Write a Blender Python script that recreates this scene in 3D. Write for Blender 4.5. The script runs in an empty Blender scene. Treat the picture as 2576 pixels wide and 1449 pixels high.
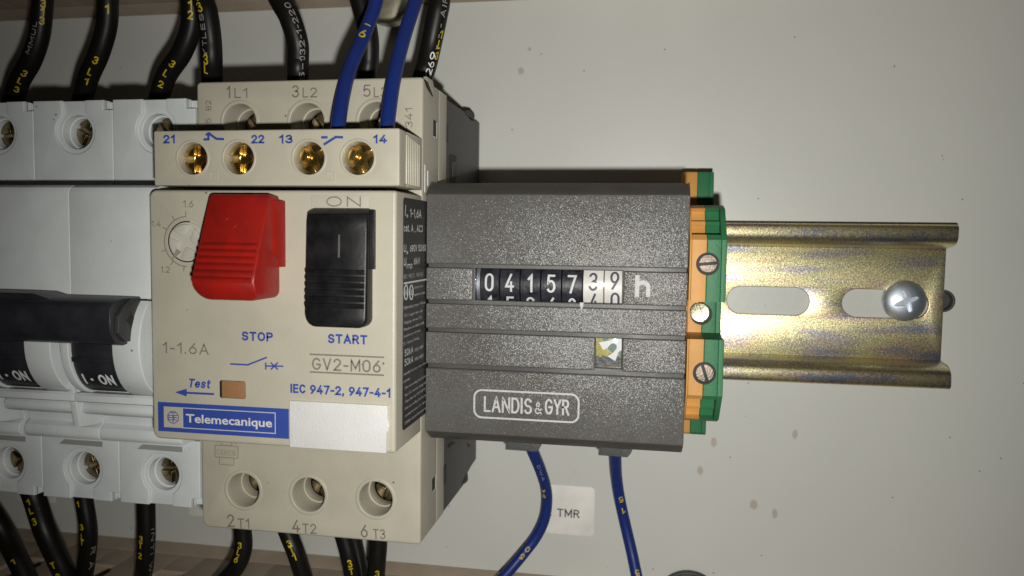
import bpy, bmesh, math, random
from mathutils import Vector, Matrix
random.seed(7)
S = 0.001                                   # everything below is written in millimetres
# ------------------------------------------------------------------ camera, light, exposure
# (x, z, h): x along the rail, z up, h = distance out from the mounting plate
CAM = Vector((0.0, 13.3283, 182.6267))
YAW, PITCH, ROLL, FPX = math.radians(9.876604), math.radians(3.676237), math.radians(.767573), 1926.1
fw = Vector((-math.sin(YAW)*math.cos(PITCH), -math.sin(PITCH), -math.cos(YAW)*math.cos(PITCH)))
r0 = fw.cross(Vector((0, 1, 0))).normalized(); u0 = r0.cross(fw)
RT = r0*math.cos(ROLL)+u0*math.sin(ROLL); UP = u0*math.cos(ROLL)-r0*math.sin(ROLL)
def W(p): return Vector((p[0]*S, -p[2]*S, p[1]*S))          # (x,z,h) mm -> world metres
def Wd(d): return Vector((d[0], -d[2], d[1]))
scene = bpy.context.scene
COL = scene.collection
cam = bpy.data.cameras.new('camera'); camo = bpy.data.objects.new('camera', cam); COL.objects.link(camo)
X, Y, Z = Wd(RT), Wd(UP), Wd(-fw)
m = Matrix((X, Y, Z)).transposed().to_4x4(); m.translation = W(CAM); camo.matrix_world = m
cam.sensor_width = 36; cam.lens = FPX/2576*36; cam.clip_start = .004; cam.clip_end = 20
cam.dof.use_dof = True; cam.dof.focus_distance = .143; cam.dof.aperture_fstop = 32
scene.camera = camo
wd = bpy.data.worlds.new('World'); scene.world = wd; wd.use_nodes = True
bg = wd.node_tree.nodes['Background']; bg.inputs[0].default_value = (1, .80, .58, 1); bg.inputs[1].default_value = .002
li = bpy.data.lights.new('phone_flash', 'SPOT'); li.shadow_soft_size = .0021; li.energy = .95; li.color = (1, .985, .915); li.spot_size = math.radians(113); li.spot_blend = 1.0
lo = bpy.data.objects.new('phone_flash', li); COL.objects.link(lo)
LP = Vector((4.0, 1.2, 183.5)); lo.location = W(LP); lo.rotation_euler = (math.radians(89), 0, math.radians(4.5))   # LED beam square to the plate
scene.view_settings.view_transform = 'Standard'; scene.view_settings.look = 'None'
scene.view_settings.exposure = 0; scene.view_settings.gamma = 1; scene.view_settings.use_curve_mapping = False
scene.render.engine = 'CYCLES'; scene.cycles.max_bounces = 6; scene.cycles.diffuse_bounces = 2; scene.cycles.transparent_max_bounces = 8

def ray(px, py): return fw + RT*((px-1288)/FPX) - UP*((py-724.5)/FPX)
def U(px, py, h):                            # picture point (2576 wide) on the plane at height h -> (x, z)
    d = ray(px, py); t = (h-CAM[2])/d[2]; q = CAM+d*t; return (q[0], q[1])
def UX(px, py, x):
    d = ray(px, py); t = (x-CAM[0])/d[0]; q = CAM+d*t; return (q[1], q[2])

# ------------------------------------------------------------------ materials
MATS = {}
def rgb(c): return (c[0], c[1], c[2], 1)
def mat(name, col, rough=.5, metal=0, bump=0, bscale=5, var=.04, vscale=.15, spec=.5, dust=0, col2=None, rvar=.0, coat=0, sss=0):
    if name in MATS: return MATS[name]
    M = bpy.data.materials.new(name); M.use_nodes = True; nt = M.node_tree; N = nt.nodes; L = nt.links
    b = N['Principled BSDF']; b.inputs['Roughness'].default_value = rough; b.inputs['Metallic'].default_value = metal
    b.inputs['Specular IOR Level'].default_value = spec; b.inputs['Coat Weight'].default_value = coat
    tc = N.new('ShaderNodeTexCoord'); vm = N.new('ShaderNodeVectorMath'); vm.operation = 'SCALE'; vm.inputs['Scale'].default_value = 1000
    L.new(tc.outputs['Object'], vm.inputs[0])
    n1 = N.new('ShaderNodeTexNoise'); n1.inputs['Scale'].default_value = vscale; n1.inputs['Detail'].default_value = 6
    L.new(vm.outputs[0], n1.inputs['Vector'])
    mx = N.new('ShaderNodeMix'); mx.data_type = 'RGBA'
    c2 = col2 if col2 else tuple(max(0, c*(1-var*4)) for c in col)
    c1 = tuple(min(1, c*(1+var)) for c in col)
    mr = N.new('ShaderNodeMapRange'); mr.inputs[1].default_value = .35; mr.inputs[2].default_value = .75
    L.new(n1.outputs[0], mr.inputs[0]); L.new(mr.outputs[0], mx.inputs[0])
    mx.inputs[6].default_value = rgb(c1); mx.inputs[7].default_value = rgb(c2)
    out = mx.outputs[2]
    if dust:                                  # little dark specks of grime
        n2 = N.new('ShaderNodeTexVoronoi'); n2.inputs['Scale'].default_value = .28; n2.inputs['Randomness'].default_value = 1
        L.new(vm.outputs[0], n2.inputs['Vector'])
        lt = N.new('ShaderNodeMapRange'); lt.inputs[1].default_value = .03*dust; lt.inputs[2].default_value = .075*dust
        lt.inputs[3].default_value = 1; lt.inputs[4].default_value = 0
        L.new(n2.outputs['Distance'], lt.inputs[0])
        wn = N.new('ShaderNodeSeparateColor'); L.new(n2.outputs['Color'], wn.inputs[0])
        gt = N.new('ShaderNodeMath'); gt.operation = 'GREATER_THAN'; gt.inputs[1].default_value = .62; L.new(wn.outputs[0], gt.inputs[0])
        mu = N.new('ShaderNodeMath'); mu.operation = 'MULTIPLY'; L.new(gt.outputs[0], mu.inputs[0]); L.new(lt.outputs[0], mu.inputs[1])
        m3 = N.new('ShaderNodeMix'); m3.data_type = 'RGBA'; L.new(mu.outputs[0], m3.inputs[0]); L.new(out, m3.inputs[6]); m3.inputs[7].default_value = (.12, .10, .08, 1)
        out = m3.outputs[2]
    L.new(out, b.inputs['Base Color'])
    if rvar:
        r2 = N.new('ShaderNodeMapRange'); r2.inputs[3].default_value = rough-rvar; r2.inputs[4].default_value = rough+rvar
        L.new(n1.outputs[0], r2.inputs[0]); L.new(r2.outputs[0], b.inputs['Roughness'])
    if bump:
        n3 = N.new('ShaderNodeTexNoise'); n3.inputs['Scale'].default_value = bscale; n3.inputs['Detail'].default_value = 3
        L.new(vm.outputs[0], n3.inputs['Vector'])
        bp = N.new('ShaderNodeBump'); bp.inputs['Strength'].default_value = bump; bp.inputs['Distance'].default_value = .0002
        L.new(n3.outputs[0], bp.inputs['Height']); L.new(bp.outputs[0], b.inputs['Normal'])
    MATS[name] = M; return M
def node(M, t): return M.node_tree.nodes.new(t)

cream = mat('cream_plastic', (.465, .432, .352), .42, bump=.12, bscale=2.2, var=.02, dust=1)
cream_in = mat('cream_bore', (.46, .42, .34), .40, bump=.05)
white_pl = mat('white_plastic', (.67, .70, .715), .42, bump=.10, bscale=2.0, var=.02, dust=1)
white_lab = mat('white_label_plate', (.64, .635, .63), .5, bump=.35, bscale=3, var=.02)
dark_pl = mat('charcoal_plastic', (.042, .042, .045), .5, bump=.15, bscale=2)
black_pl = mat('black_plastic', (.006, .006, .007), .36, bump=.10, bscale=1.5, col2=(.018, .017, .018), vscale=.4, spec=.3)
hand_pl = mat('black_handle_plastic', (.016, .016, .022), .42, bump=.12, bscale=1.2, col2=(.03, .03, .036), vscale=.3)
red_pl = mat('red_plastic', (.30, .010, .006), .40, bump=.08, bscale=1.2, col2=(.22, .010, .008), vscale=.35, spec=.4)
blue_ink = mat('blue_ink', (.035, .07, .33), .45, bump=.1)
grey_ink = mat('grey_ink', (.20, .17, .145), .5)
pale_ink = mat('pale_ink', (.30, .27, .22), .5)
white_ink = mat('white_ink', (.78, .80, .79), .5)
dull_ink = mat('dull_white_ink', (.27, .27, .27), .5)
yellow_ink = mat('yellow_ink', (.62, .47, .01), .5, var=.1, vscale=1)
cable_black = mat('black_cable_sheath', (.007, .0065, .006), .42, bump=.08, bscale=.8, rvar=.08, spec=.28)
cable_blue = mat('blue_cable_sheath', (.011, .028, .175), .42, bump=.08, bscale=.8, rvar=.08, spec=.32)
orange_pl = mat('yellow_orange_plastic', (.60, .30, .085), .5, bump=.25, bscale=3, spec=.28)
green_pl = mat('green_plastic', (.032, .165, .072), .5, bump=.25, bscale=3, spec=.28)
tan_pl = mat('tan_duct_plastic', (.42, .33, .25), .5, bump=.08, bscale=1)
brown_pl = mat('brown_plastic', (.30, .15, .07), .5)
brass = mat('brass_screw', (.72, .50, .18), .27, 1, bump=.2, bscale=1.2, col2=(.46, .30, .08), vscale=.8)
brass_dk = mat('aged_brass_screw', (.30, .235, .14), .33, 1, bump=.3, bscale=1.2, col2=(.13, .10, .06), vscale=1.1)
steel = mat('steel_screw', (.24, .20, .17), .5, 1, bump=.5, bscale=3, col2=(.15, .12, .10), vscale=1.2)
yzinc = mat('yellow_zinc_screw', (.58, .54, .38), .36, 1, bump=.2, bscale=2.5, col2=(.34, .38, .28), vscale=1.2)
bzinc = mat('blue_zinc_screw', (.66, .71, .79), .52, 1, bump=.12, bscale=.8, col2=(.46, .50, .58), vscale=.5, rvar=.1)
hole_shade = mat('recess_shade', (.01, .009, .008), .6)  # near-black colour paints the shade inside bores, slots and gaps
label_blk = mat('black_label', (.018, .018, .021), .42)
sticker_m = mat('sticker_paper', (.80, .78, .74), .6, bump=.05)
wheel_blk = mat('black_wheel', (.012, .012, .018), .38, bump=.3, bscale=1.2, col2=(.05, .05, .06), vscale=.7)
wheel_wht = mat('white_wheel', (.84, .82, .77), .45, bump=.1, col2=(.74, .70, .63), vscale=.5)
wheel_ink = mat('dark_wheel_ink', (.09, .10, .14), .5)
grey_tab = mat('grey_plastic', (.085, .09, .085), .5, bump=.4, bscale=2)

meter_ink = mat('meter_white_print', (.50, .50, .49), .5, bump=.3, bscale=5, var=.06, vscale=3)
# textured dark grey case of the hour counter: sparkling grain
grain = mat('grained_grey_plastic', (.110, .107, .104), .33, bump=0, var=.03, vscale=.07, col2=(.084, .077, .071))
nt = grain.node_tree; N = nt.nodes; L = nt.links
vm = [n for n in N if n.type == 'VECT_MATH'][0]
na = N.new('ShaderNodeTexNoise'); na.inputs['Scale'].default_value = 6.4; na.inputs['Detail'].default_value = 1; na.inputs['Roughness'].default_value = .6
L.new(vm.outputs[0], na.inputs['Vector'])
s1 = N.new('ShaderNodeVectorMath'); s1.operation = 'SUBTRACT'; L.new(na.outputs['Color'], s1.inputs[0]); s1.inputs[1].default_value = (.5, .5, .5)
s2 = N.new('ShaderNodeVectorMath'); s2.operation = 'SCALE'; L.new(s1.outputs[0], s2.inputs[0]); s2.inputs['Scale'].default_value = 1.3
ge = N.new('ShaderNodeNewGeometry'); s3 = N.new('ShaderNodeVectorMath'); s3.operation = 'ADD'; L.new(ge.outputs['Normal'], s3.inputs[0]); L.new(s2.outputs[0], s3.inputs[1])
s4 = N.new('ShaderNodeVectorMath'); s4.operation = 'NORMALIZE'; L.new(s3.outputs[0], s4.inputs[0]); L.new(s4.outputs[0], N['Principled BSDF'].inputs['Normal'])
smooth_grey = mat('smooth_grey_plastic', (.062, .060, .058), .45, bump=.12, bscale=2)

# yellow passivated steel of the rail: bands of straw, olive, rose and blue
rail_m = mat('yellow_passivated_steel', (.6, .5, .25), .385, 1)
nt = rail_m.node_tree; N = nt.nodes; L = nt.links; b = N['Principled BSDF']
vm = [n for n in N if n.type == 'VECT_MATH'][0]
mp = N.new('ShaderNodeMapping'); mp.inputs['Scale'].default_value = (.16, .5, 1.1); L.new(vm.outputs[0], mp.inputs[0])
n1 = N.new('ShaderNodeTexNoise'); n1.inputs['Scale'].default_value = .22; n1.inputs['Detail'].default_value = 2; L.new(mp.outputs[0], n1.inputs['Vector'])
n2 = N.new('ShaderNodeTexNoise'); n2.inputs['Scale'].default_value = 2.6; n2.inputs['Detail'].default_value = 3; L.new(vm.outputs[0], n2.inputs['Vector'])
ad = N.new('ShaderNodeMath'); ad.operation = 'MULTIPLY_ADD'; L.new(n2.outputs[0], ad.inputs[0]); ad.inputs[1].default_value = .62; L.new(n1.outputs[0], ad.inputs[2])
sb = N.new('ShaderNodeMath'); sb.operation = 'SUBTRACT'; L.new(ad.outputs[0], sb.inputs[0]); sb.inputs[1].default_value = .31
cr = N.new('ShaderNodeValToRGB'); L.new(sb.outputs[0], cr.inputs[0])
stops = [(.31, (.34, .42, .52)), (.39, (.70, .50, .47)), (.455, (.82, .71, .38)), (.525, (.88, .78, .46)), (.575, (.56, .66, .37)), (.625, (.72, .50, .47)), (.70, (.36, .43, .50))]
while len(cr.color_ramp.elements) < len(stops): cr.color_ramp.elements.new(.5)
for e, (p, c) in zip(cr.color_ramp.elements, stops): e.position = p; e.color = rgb(c)
L.new(cr.outputs[0], b.inputs['Base Color'])
n4 = N.new('ShaderNodeTexNoise'); n4.inputs['Scale'].default_value = 3.6; n4.inputs['Detail'].default_value = 2; L.new(vm.outputs[0], n4.inputs['Vector'])
s1 = N.new('ShaderNodeVectorMath'); s1.operation = 'SUBTRACT'; L.new(n4.outputs['Color'], s1.inputs[0]); s1.inputs[1].default_value = (.5, .5, .5)
s2 = N.new('ShaderNodeVectorMath'); s2.operation = 'SCALE'; L.new(s1.outputs[0], s2.inputs[0]); s2.inputs['Scale'].default_value = .33
ge = N.new('ShaderNodeNewGeometry'); s3 = N.new('ShaderNodeVectorMath'); s3.operation = 'ADD'; L.new(ge.outputs['Normal'], s3.inputs[0]); L.new(s2.outputs[0], s3.inputs[1])
s4 = N.new('ShaderNodeVectorMath'); s4.operation = 'NORMALIZE'; L.new(s3.outputs[0], s4.inputs[0]); L.new(s4.outputs[0], b.inputs['Normal'])

# painted mounting plate with dried drips
STAINS = [(1795.7, 1112.6, .75, 1.3), (1761.5, 1184, .75, 1.25), (2000, 1093, .65, 1.2), (1896, 1269.6, .95, 1.35), (1949, 1292, .7, 1.25), (1310.5, 178, .8, 1.0), (1332, 123, .5, .5), (2100, 700, .01, .01)]
plate_m = mat('painted_plate', (.60, .602, .572), .38, bump=.10, bscale=.55, var=.012, vscale=.02, dust=.85)
nt = plate_m.node_tree; N = nt.nodes; L = nt.links; b = N['Principled BSDF']
vm = [n for n in N if n.type == 'VECT_MATH'][0]
prev = b.inputs['Base Color'].links[0].from_socket
for (px, py, rx, rz) in STAINS:
    x, z = U(px, py, 0)
    s1 = N.new('ShaderNodeVectorMath'); s1.operation = 'SUBTRACT'; L.new(vm.outputs[0], s1.inputs[0]); s1.inputs[1].default_value = (x, 0, z)
    s2 = N.new('ShaderNodeVectorMath'); s2.operation = 'MULTIPLY'; L.new(s1.outputs[0], s2.inputs[0]); s2.inputs[1].default_value = (1/rx, 0, 1/rz)
    ln = N.new('ShaderNodeVectorMath'); ln.operation = 'LENGTH'; L.new(s2.outputs[0], ln.inputs[0])
    nz = N.new('ShaderNodeTexNoise'); nz.inputs['Scale'].default_value = 1.6; L.new(vm.outputs[0], nz.inputs['Vector'])
    a1 = N.new('ShaderNodeMath'); a1.operation = 'MULTIPLY_ADD'; L.new(nz.outputs[0], a1.inputs[0]); a1.inputs[1].default_value = .7; L.new(ln.outputs['Value'], a1.inputs[2])
    mr = N.new('ShaderNodeMapRange'); mr.inputs[1].default_value = 1.05; mr.inputs[2].default_value = 1.4; mr.inputs[3].default_value = .62; mr.inputs[4].default_value = 0
    L.new(a1.outputs[0], mr.inputs[0])
    mx = N.new('ShaderNodeMix'); mx.data_type = 'RGBA'; L.new(mr.outputs[0], mx.inputs[0]); L.new(prev, mx.inputs[6]); mx.inputs[7].default_value = (.36, .30, .22, 1)
    prev = mx.outputs[2]
L.new(prev, b.inputs['Base Color'])

# thin clear window
pane_m = bpy.data.materials.new('clear_window'); pane_m.use_nodes = True; nt = pane_m.node_tree; N = nt.nodes; L = nt.links
N.remove(N['Principled BSDF']); o_ = N['Material Output']
tr = N.new('ShaderNodeBsdfTransparent'); tr.inputs[0].default_value = (.95, .95, .96, 1)
gl = N.new('ShaderNodeBsdfGlossy'); gl.inputs['Roughness'].default_value = .04
fr = N.new('ShaderNodeFresnel'); fr.inputs[0].default_value = 1.45
mx = N.new('ShaderNodeMixShader'); L.new(fr.outputs[0], mx.inputs[0]); L.new(tr.outputs[0], mx.inputs[1]); L.new(gl.outputs[0], mx.inputs[2]); L.new(mx.outputs[0], o_.inputs[0])

# ------------------------------------------------------------------ geometry helpers (all return (verts, faces) in x,z,h mm)
def curve_geo(splines, t, bev=0, bres=2, off=0):
    """filled flat outline(s) of thickness t, centred on 0"""
    bev = min(bev, t*.49)
    c = bpy.data.curves.new('tmp', 'CURVE'); c.dimensions = '2D'; c.fill_mode = 'BOTH'
    c.extrude = max(t/2-bev, 1e-5); c.bevel_depth = bev; c.bevel_resolution = bres; c.offset = -bev+off
    for pts in splines:
        s = c.splines.new('POLY'); s.points.add(len(pts)-1); s.use_cyclic_u = True
        for p, q in zip(s.points, pts): p.co = (q[0], q[1], 0, 1)
    return _curve_out(c)
def _curve_out(c):
    o = bpy.data.objects.new('tmp', c); COL.objects.link(o)
    me = o.to_mesh()
    bm = bmesh.new(); bm.from_mesh(me); bmesh.ops.remove_doubles(bm, verts=bm.verts, dist=.0008)
    bm.verts.index_update()
    v = [tuple(x.co) for x in bm.verts]; f = [[x.index for x in fc.verts] for fc in bm.faces]
    bm.free(); o.to_mesh_clear(); bpy.data.objects.remove(o); bpy.data.curves.remove(c)
    return v, f
def plate(pts, h0, h1, bev=.1, holes=(), bres=2, off=0):
    v, f = curve_geo([pts]+list(holes), h1-h0, bev, bres, off); k = (h0+h1)/2
    return [(a, b, c+k) for a, b, c in v], f
def prof_x(zh, x0, x1, bev=.1, bres=2, holes=()):    # outline in (z,h), extruded along x
    v, f = curve_geo([zh]+list(holes), x1-x0, bev, bres); k = (x0+x1)/2
    return [(c+k, a, b) for a, b, c in v], f
def prof_z(hx, z0, z1, bev=.1, bres=2):              # outline in (h,x), extruded along z
    v, f = curve_geo([hx], z1-z0, bev, bres); k = (z0+z1)/2
    return [(b, c+k, a) for a, b, c in v], f
def rect(x0, x1, z0, z1, r=0, n=4, rr=None):
    rr = rr or (r, r, r, r)                           # bl, br, tr, tl
    pts = []
    for (cx, cz, sx, sz, a0), q in zip(((x0, z0, 1, 1, 180), (x1, z0, -1, 1, 270), (x1, z1, -1, -1, 0), (x0, z1, 1, -1, 90)), rr):
        if q <= 0: pts.append((cx, cz)); continue
        for i in range(n+1):
            a = math.radians(a0+90*i/n); pts.append((cx+sx*q+q*math.cos(a), cz+sz*q+q*math.sin(a)))
    return pts
def box(x0, x1, z0, z1, h0, h1, bev=.1, r=0): return plate(rect(min(x0, x1), max(x0, x1), min(z0, z1), max(z0, z1), r), h0, h1, bev)
def circ(cx, cz, r, n=32, a0=0, rz=None): return [(cx+r*math.cos(a0+2*math.pi*i/n), cz+(rz or r)*math.sin(a0+2*math.pi*i/n)) for i in range(n)]
def cyl(cx, cz, r, h0, h1, bev=.05, n=32): return plate(circ(cx, cz, r, n), h0, h1, bev)
def ring(cx, cz, r0, r1, h0, h1, bev=.05, n=36): return plate(circ(cx, cz, r1, n), h0, h1, bev, [circ(cx, cz, r0, n)])
def lathe(cx, cz, prof, n=32):
    v = []; f = []
    for (r, h) in prof:
        for i in range(n):
            a = 2*math.pi*i/n; v.append((cx+r*math.cos(a), cz+r*math.sin(a), h))
    for j in range(len(prof)-1):
        for i in range(n):
            f.append([j*n+i, j*n+(i+1) % n, (j+1)*n+(i+1) % n, (j+1)*n+i])
    return v, f
def stroke(pts, w, h, t=.05, closed=False):          # flat printed line
    out = []
    seq = list(zip(pts, pts[1:]+([pts[0]] if closed else [])))
    if not closed: seq = seq[:len(pts)-1]
    for (a, b_) in seq:
        d = Vector((b_[0]-a[0], b_[1]-a[1])); l = d.length
        if l < 1e-6: continue
        d /= l; nn = Vector((-d.y, d.x))*w/2; e = d*w*.35
        p = [(a[0]-e.x-nn.x, a[1]-e.y-nn.y), (b_[0]+e.x-nn.x, b_[1]+e.y-nn.y), (b_[0]+e.x+nn.x, b_[1]+e.y+nn.y), (a[0]-e.x+nn.x, a[1]-e.y+nn.y)]
        k = len(out)*.0012
        out.append(flat(p, h+k, h+t+k))
    return join(*out)
def flat(p, h0, h1):                                  # convex flat prism
    if sum(p[i][0]*p[(i+1) % len(p)][1]-p[(i+1) % len(p)][0]*p[i][1] for i in range(len(p))) < 0: p = p[::-1]
    n = len(p); v = [(a, b, h0) for a, b in p]+[(a, b, h1) for a, b in p]
    f = [list(range(n))[::-1], list(range(n, 2*n))]+[[i, (i+1) % n, n+(i+1) % n, n+i] for i in range(n)]
    return v, f
def join(*gs):
    v = []; f = []
    for g in gs:
        if not g: continue
        k = len(v); v += list(g[0]); f += [[i+k for i in q] for q in g[1]]
    return v, f
def xf(g, fn): return [fn(*p) for p in g[0]], g[1]
def arc(cx, cz, r, a0, a1, n=10): return [(cx+r*math.cos(math.radians(a0+(a1-a0)*i/n)), cz+r*math.sin(math.radians(a0+(a1-a0)*i/n))) for i in range(n+1)]
def disc_seg(cx, cz, r, keep, n=48):
    return [(cx+a, cz+b) for a, b in keep]
TEXT_CACHE = {}
def text_raw(s, t=.05, bold=0, shear=0, space=1):
    c = bpy.data.curves.new('t', 'FONT'); c.body = s; c.size = 1; c.extrude = t/2; c.offset = bold; c.shear = shear; c.space_character = space; c.resolution_u = 3
    v, f = _curve_out(c)
    xs = [p[0] for p in v]; ys = [p[1] for p in v]
    return v, f, min(xs), max(xs), min(ys), max(ys)
def text_font(s, w, hgt, bold=0, shear=0, space=1, t=.05):
    """text scaled to width w and cap height hgt with its base at 0,0"""
    v, f, x0, x1, y0, y1 = text_raw(s, .05, bold, shear, space)
    base = 0 if any(ch in s for ch in 'qpgy,') else y0
    cap = (max(y1, .01) if not any(ch in s for ch in ',') else y1)-base
    kx = w/(x1-x0); ky = hgt/max(cap, .02)
    return [((a-x0)*kx, (b-base)*ky, c/.05*t) for a, b, c in v], f

def _A(cx, cy, rx, ry, a0, a1, n=14): return [(cx+rx*math.cos(math.radians(a0+(a1-a0)*i/n)), cy+ry*math.sin(math.radians(a0+(a1-a0)*i/n))) for i in range(n+1)]
FONT = {
 '0': (.56, [_A(.28, .70, .28, .30, 0, 180)+_A(.28, .30, .28, .30, 180, 360)+[(.56, .70)]]), '1': (.30, [[(0, .76), (.26, 1), (.26, 0)]]),
 '2': (.56, [_A(.27, .73, .27, .27, 170, -35)+[(0, 0), (.56, 0)]]), '3': (.56, [_A(.27, .76, .25, .24, 155, -90)+_A(.27, .27, .29, .27, 84, -155)]),
 '4': (.60, [[(.60, .27), (0, .27), (.40, 1)], [(.43, .52), (.43, 0)]]), '5': (.56, [[(.51, 1), (.08, 1), (.04, .53)]+_A(.27, .33, .29, .33, 138, -140)]),
 '6': (.56, [_A(.28, .31, .28, .31, 0, 360), [(.44, 1), (.18, .66), (.03, .42)]]), '7': (.54, [[(0, 1), (.54, 1), (.17, 0)]]),
 '8': (.56, [_A(.28, .76, .22, .24, 0, 360), _A(.28, .26, .28, .26, 0, 360)]), '9': (.56, [_A(.28, .69, .28, .31, 0, 360), [(.12, 0), (.38, .34), (.53, .58)]]),
 'A': (.66, [[(0, 0), (.33, 1), (.66, 0)], [(.12, .31), (.54, .31)]]), 'B': (.56, [[(0, 0), (0, 1), (.28, 1)]+_A(.28, .76, .22, .24, 80, -90)+[(0, .52)], [(.28, .52)]+_A(.28, .26, .28, .26, 80, -90)+[(0, 0)]]),
 'C': (.60, [_A(.33, .5, .33, .5, 42, 318)]), 'D': (.58, [[(0, 0), (0, 1), (.24, 1)]+_A(.24, .5, .34, .5, 80, -80)+[(.24, 0), (0, 0)]]), 'E': (.50, [[(.50, 1), (0, 1), (0, 0), (.50, 0)], [(0, .52), (.45, .52)]]),
 'F': (.48, [[(.48, 1), (0, 1), (0, 0)], [(0, .52), (.42, .52)]]), 'G': (.64, [_A(.34, .5, .34, .5, 42, 345)+[(.66, .46), (.38, .46)]]), 'H': (.6, [[(0, 0), (0, 1)], [(.6, 0), (.6, 1)], [(0, .52), (.6, .52)]]),
 'I': (.02, [[(0, 0), (0, 1)]]), 'L': (.46, [[(0, 1), (0, 0), (.46, 0)]]), 'M': (.72, [[(0, 0), (0, 1), (.36, .22), (.72, 1), (.72, 0)]]), 'N': (.6, [[(0, 0), (0, 1), (.6, 0), (.6, 1)]]),
 'O': (.68, [_A(.34, .5, .34, .5, 0, 360, 24)]), 'P': (.54, [[(0, 0), (0, 1), (.28, 1)]+_A(.28, .74, .26, .26, 80, -80)+[(.28, .48), (0, .48)]]), 'R': (.56, [[(0, 0), (0, 1), (.28, 1)]+_A(.28, .75, .25, .25, 80, -80)+[(.28, .5), (0, .5)], [(.28, .5), (.56, 0)]]),
 'S': (.56, [_A(.29, .745, .26, .255, 25, 255)+_A(.28, .255, .28, .255, 78, -158)]), 'T': (.58, [[(0, 1), (.58, 1)], [(.29, 1), (.29, 0)]]), 'U': (.58, [[(0, 1), (0, .3)]+_A(.29, .3, .29, .3, 180, 360)+[(.58, 1)]]), 'V': (.62, [[(0, 1), (.31, 0), (.62, 1)]]),
 'W': (.9, [[(0, 1), (.22, 0), (.45, .8), (.68, 0), (.9, 1)]]), 'Y': (.62, [[(0, 1), (.31, .45), (.31, 0)], [(.62, 1), (.31, .45)]]), '-': (.30, [[(0, .42), (.30, .42)]]), '.': (.03, [[(0, .0), (.0, .07)]]), ',': (.05, [[(.05, .06), (.05, -.02), (0, -.14)]]),
 'h': (.46, [[(0, 0), (0, 1)], [(0, .40)]+_A(.23, .45, .23, .25, 170, 0)+[(.46, 0)]]), 'e': (.48, [[(0.0, .36), (.49, .36)]+_A(.245, .34, .245, .35, 8, 318)]), 's': (.42, [_A(.22, .52, .19, .18, 25, 255)+_A(.21, .18, .21, .18, 78, -155)]), 't': (.30, [[(.13, .92), (.13, .16), (.18, .03), (.30, 0)], [(0, .68), (.30, .68)]]),
 'l': (.02, [[(0, 0), (0, 1)]]), 'i': (.02, [[(0, 0), (0, .68)], [(0, .92), (0, 1.0)]]), 'm': (.76, [[(0, 0), (0, .69)], [(0, .42)]+_A(.19, .48, .19, .21, 170, 0)+[(.38, 0)], [(.38, .44)]+_A(.57, .48, .19, .21, 170, 0)+[(.76, 0)]]),
 'n': (.44, [[(0, 0), (0, .69)], [(0, .42)]+_A(.22, .46, .22, .23, 170, 0)+[(.44, 0)]]), 'u': (.44, [[(0, .69), (0, .24)]+_A(.22, .23, .22, .23, 180, 350)+[(.44, .26)], [(.44, .69), (.44, 0)]]), 'c': (.44, [_A(.245, .345, .245, .345, 48, 312)]),
 'a': (.46, [_A(.21, .21, .21, .21, 15, 345), [(.02, .56), (.12, .67), (.26, .69), (.38, .64), (.43, .52), (.43, .06), (.48, 0)]]), 'q': (.48, [_A(.24, .345, .24, .345, 0, 360), [(.48, .69), (.48, -.26)]]),
 '/': (.28, [[(0, -.05), (.28, 1)]]), 'k': (.44, [[(0, 0), (0, 1)], [(.42, .68), (0, .27)], [(.15, .42), (.44, 0)]]), 'p': (.48, [_A(.24, .345, .24, .345, 0, 360), [(0, .69), (0, -.26)]]),
 '&': (.64, [[(.64, 0), (.16, .66), (.13, .82), (.22, .97), (.36, .97), (.44, .84), (.38, .68), (.08, .4), (0, .24), (.08, .06), (.24, 0), (.42, .06), (.62, .42)]]), ' ': (.18, []),
}
def ribbon(pts, sw, seg):
    closed = (Vector(pts[0])-Vector(pts[-1])).length < 1e-6 and len(pts) > 4
    q = [Vector(pts[0])]
    for a in pts[1:]:
        a = Vector(a); d = (a-q[-1]).length
        if d < 1e-6: continue
        n = max(1, int(math.ceil(d/seg))); b0 = q[-1].copy()
        for i in range(1, n+1): q.append(b0.lerp(a, i/n))
    if closed: q = q[:-1]
    n = len(q); v = []; f = []
    for i, p in enumerate(q):
        a = q[(i-1) % n] if (closed or i > 0) else None; b = q[(i+1) % n] if (closed or i < n-1) else None
        d1 = (p-a).normalized() if a is not None else None; d2 = (b-p).normalized() if b is not None else None
        if d1 is None: d1 = d2; p = p-d2*sw*.5
        elif d2 is None: d2 = d1; p = p+d1*sw*.5
        t = d1+d2
        if t.length < 1e-4: t = d1
        t.normalize(); nn = Vector((-t.y, t.x)); k = sw/2/max(.45, abs(nn.dot(Vector((-d1.y, d1.x)))))
        v += [(p.x-nn.x*k, p.y-nn.y*k, 0), (p.x+nn.x*k, p.y+nn.y*k, 0)]
    for i in range(n if closed else n-1): j = (i+1) % n; f.append([2*i, 2*j, 2*j+1, 2*i+1])
    return v, f
def text_fit(s, w, hgt, bold=0, shear=0, space=1, t=.05, weight=None):
    """stroke lettering: outer width w, cap height hgt, base line at 0"""
    sw = hgt*(weight if weight else .125+bold*3.4)
    gap = .22*space+sw/hgt*.55; adv = 0; pl = []
    for ch in s:
        cw, gl = FONT[ch]
        for g in gl: pl.append([(x+adv, y) for x, y in g])
        adv += cw+gap
    adv -= gap
    kx = max(.01, w-sw)/max(adv, .06); ky = hgt-sw
    if adv < .05: kx = 1; 
    out = []
    for i, g in enumerate(pl):
        pts = [((w/2 if adv < .05 else sw/2+x*kx)+shear*y*ky, sw/2+y*ky) for x, y in g]
        v, f = ribbon(pts, sw, max(hgt*.1, .12)); z = .004*(i % 3)
        out.append(([(a, b, c+z) for a, b, c in v], f))
    return join(*out)
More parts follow.
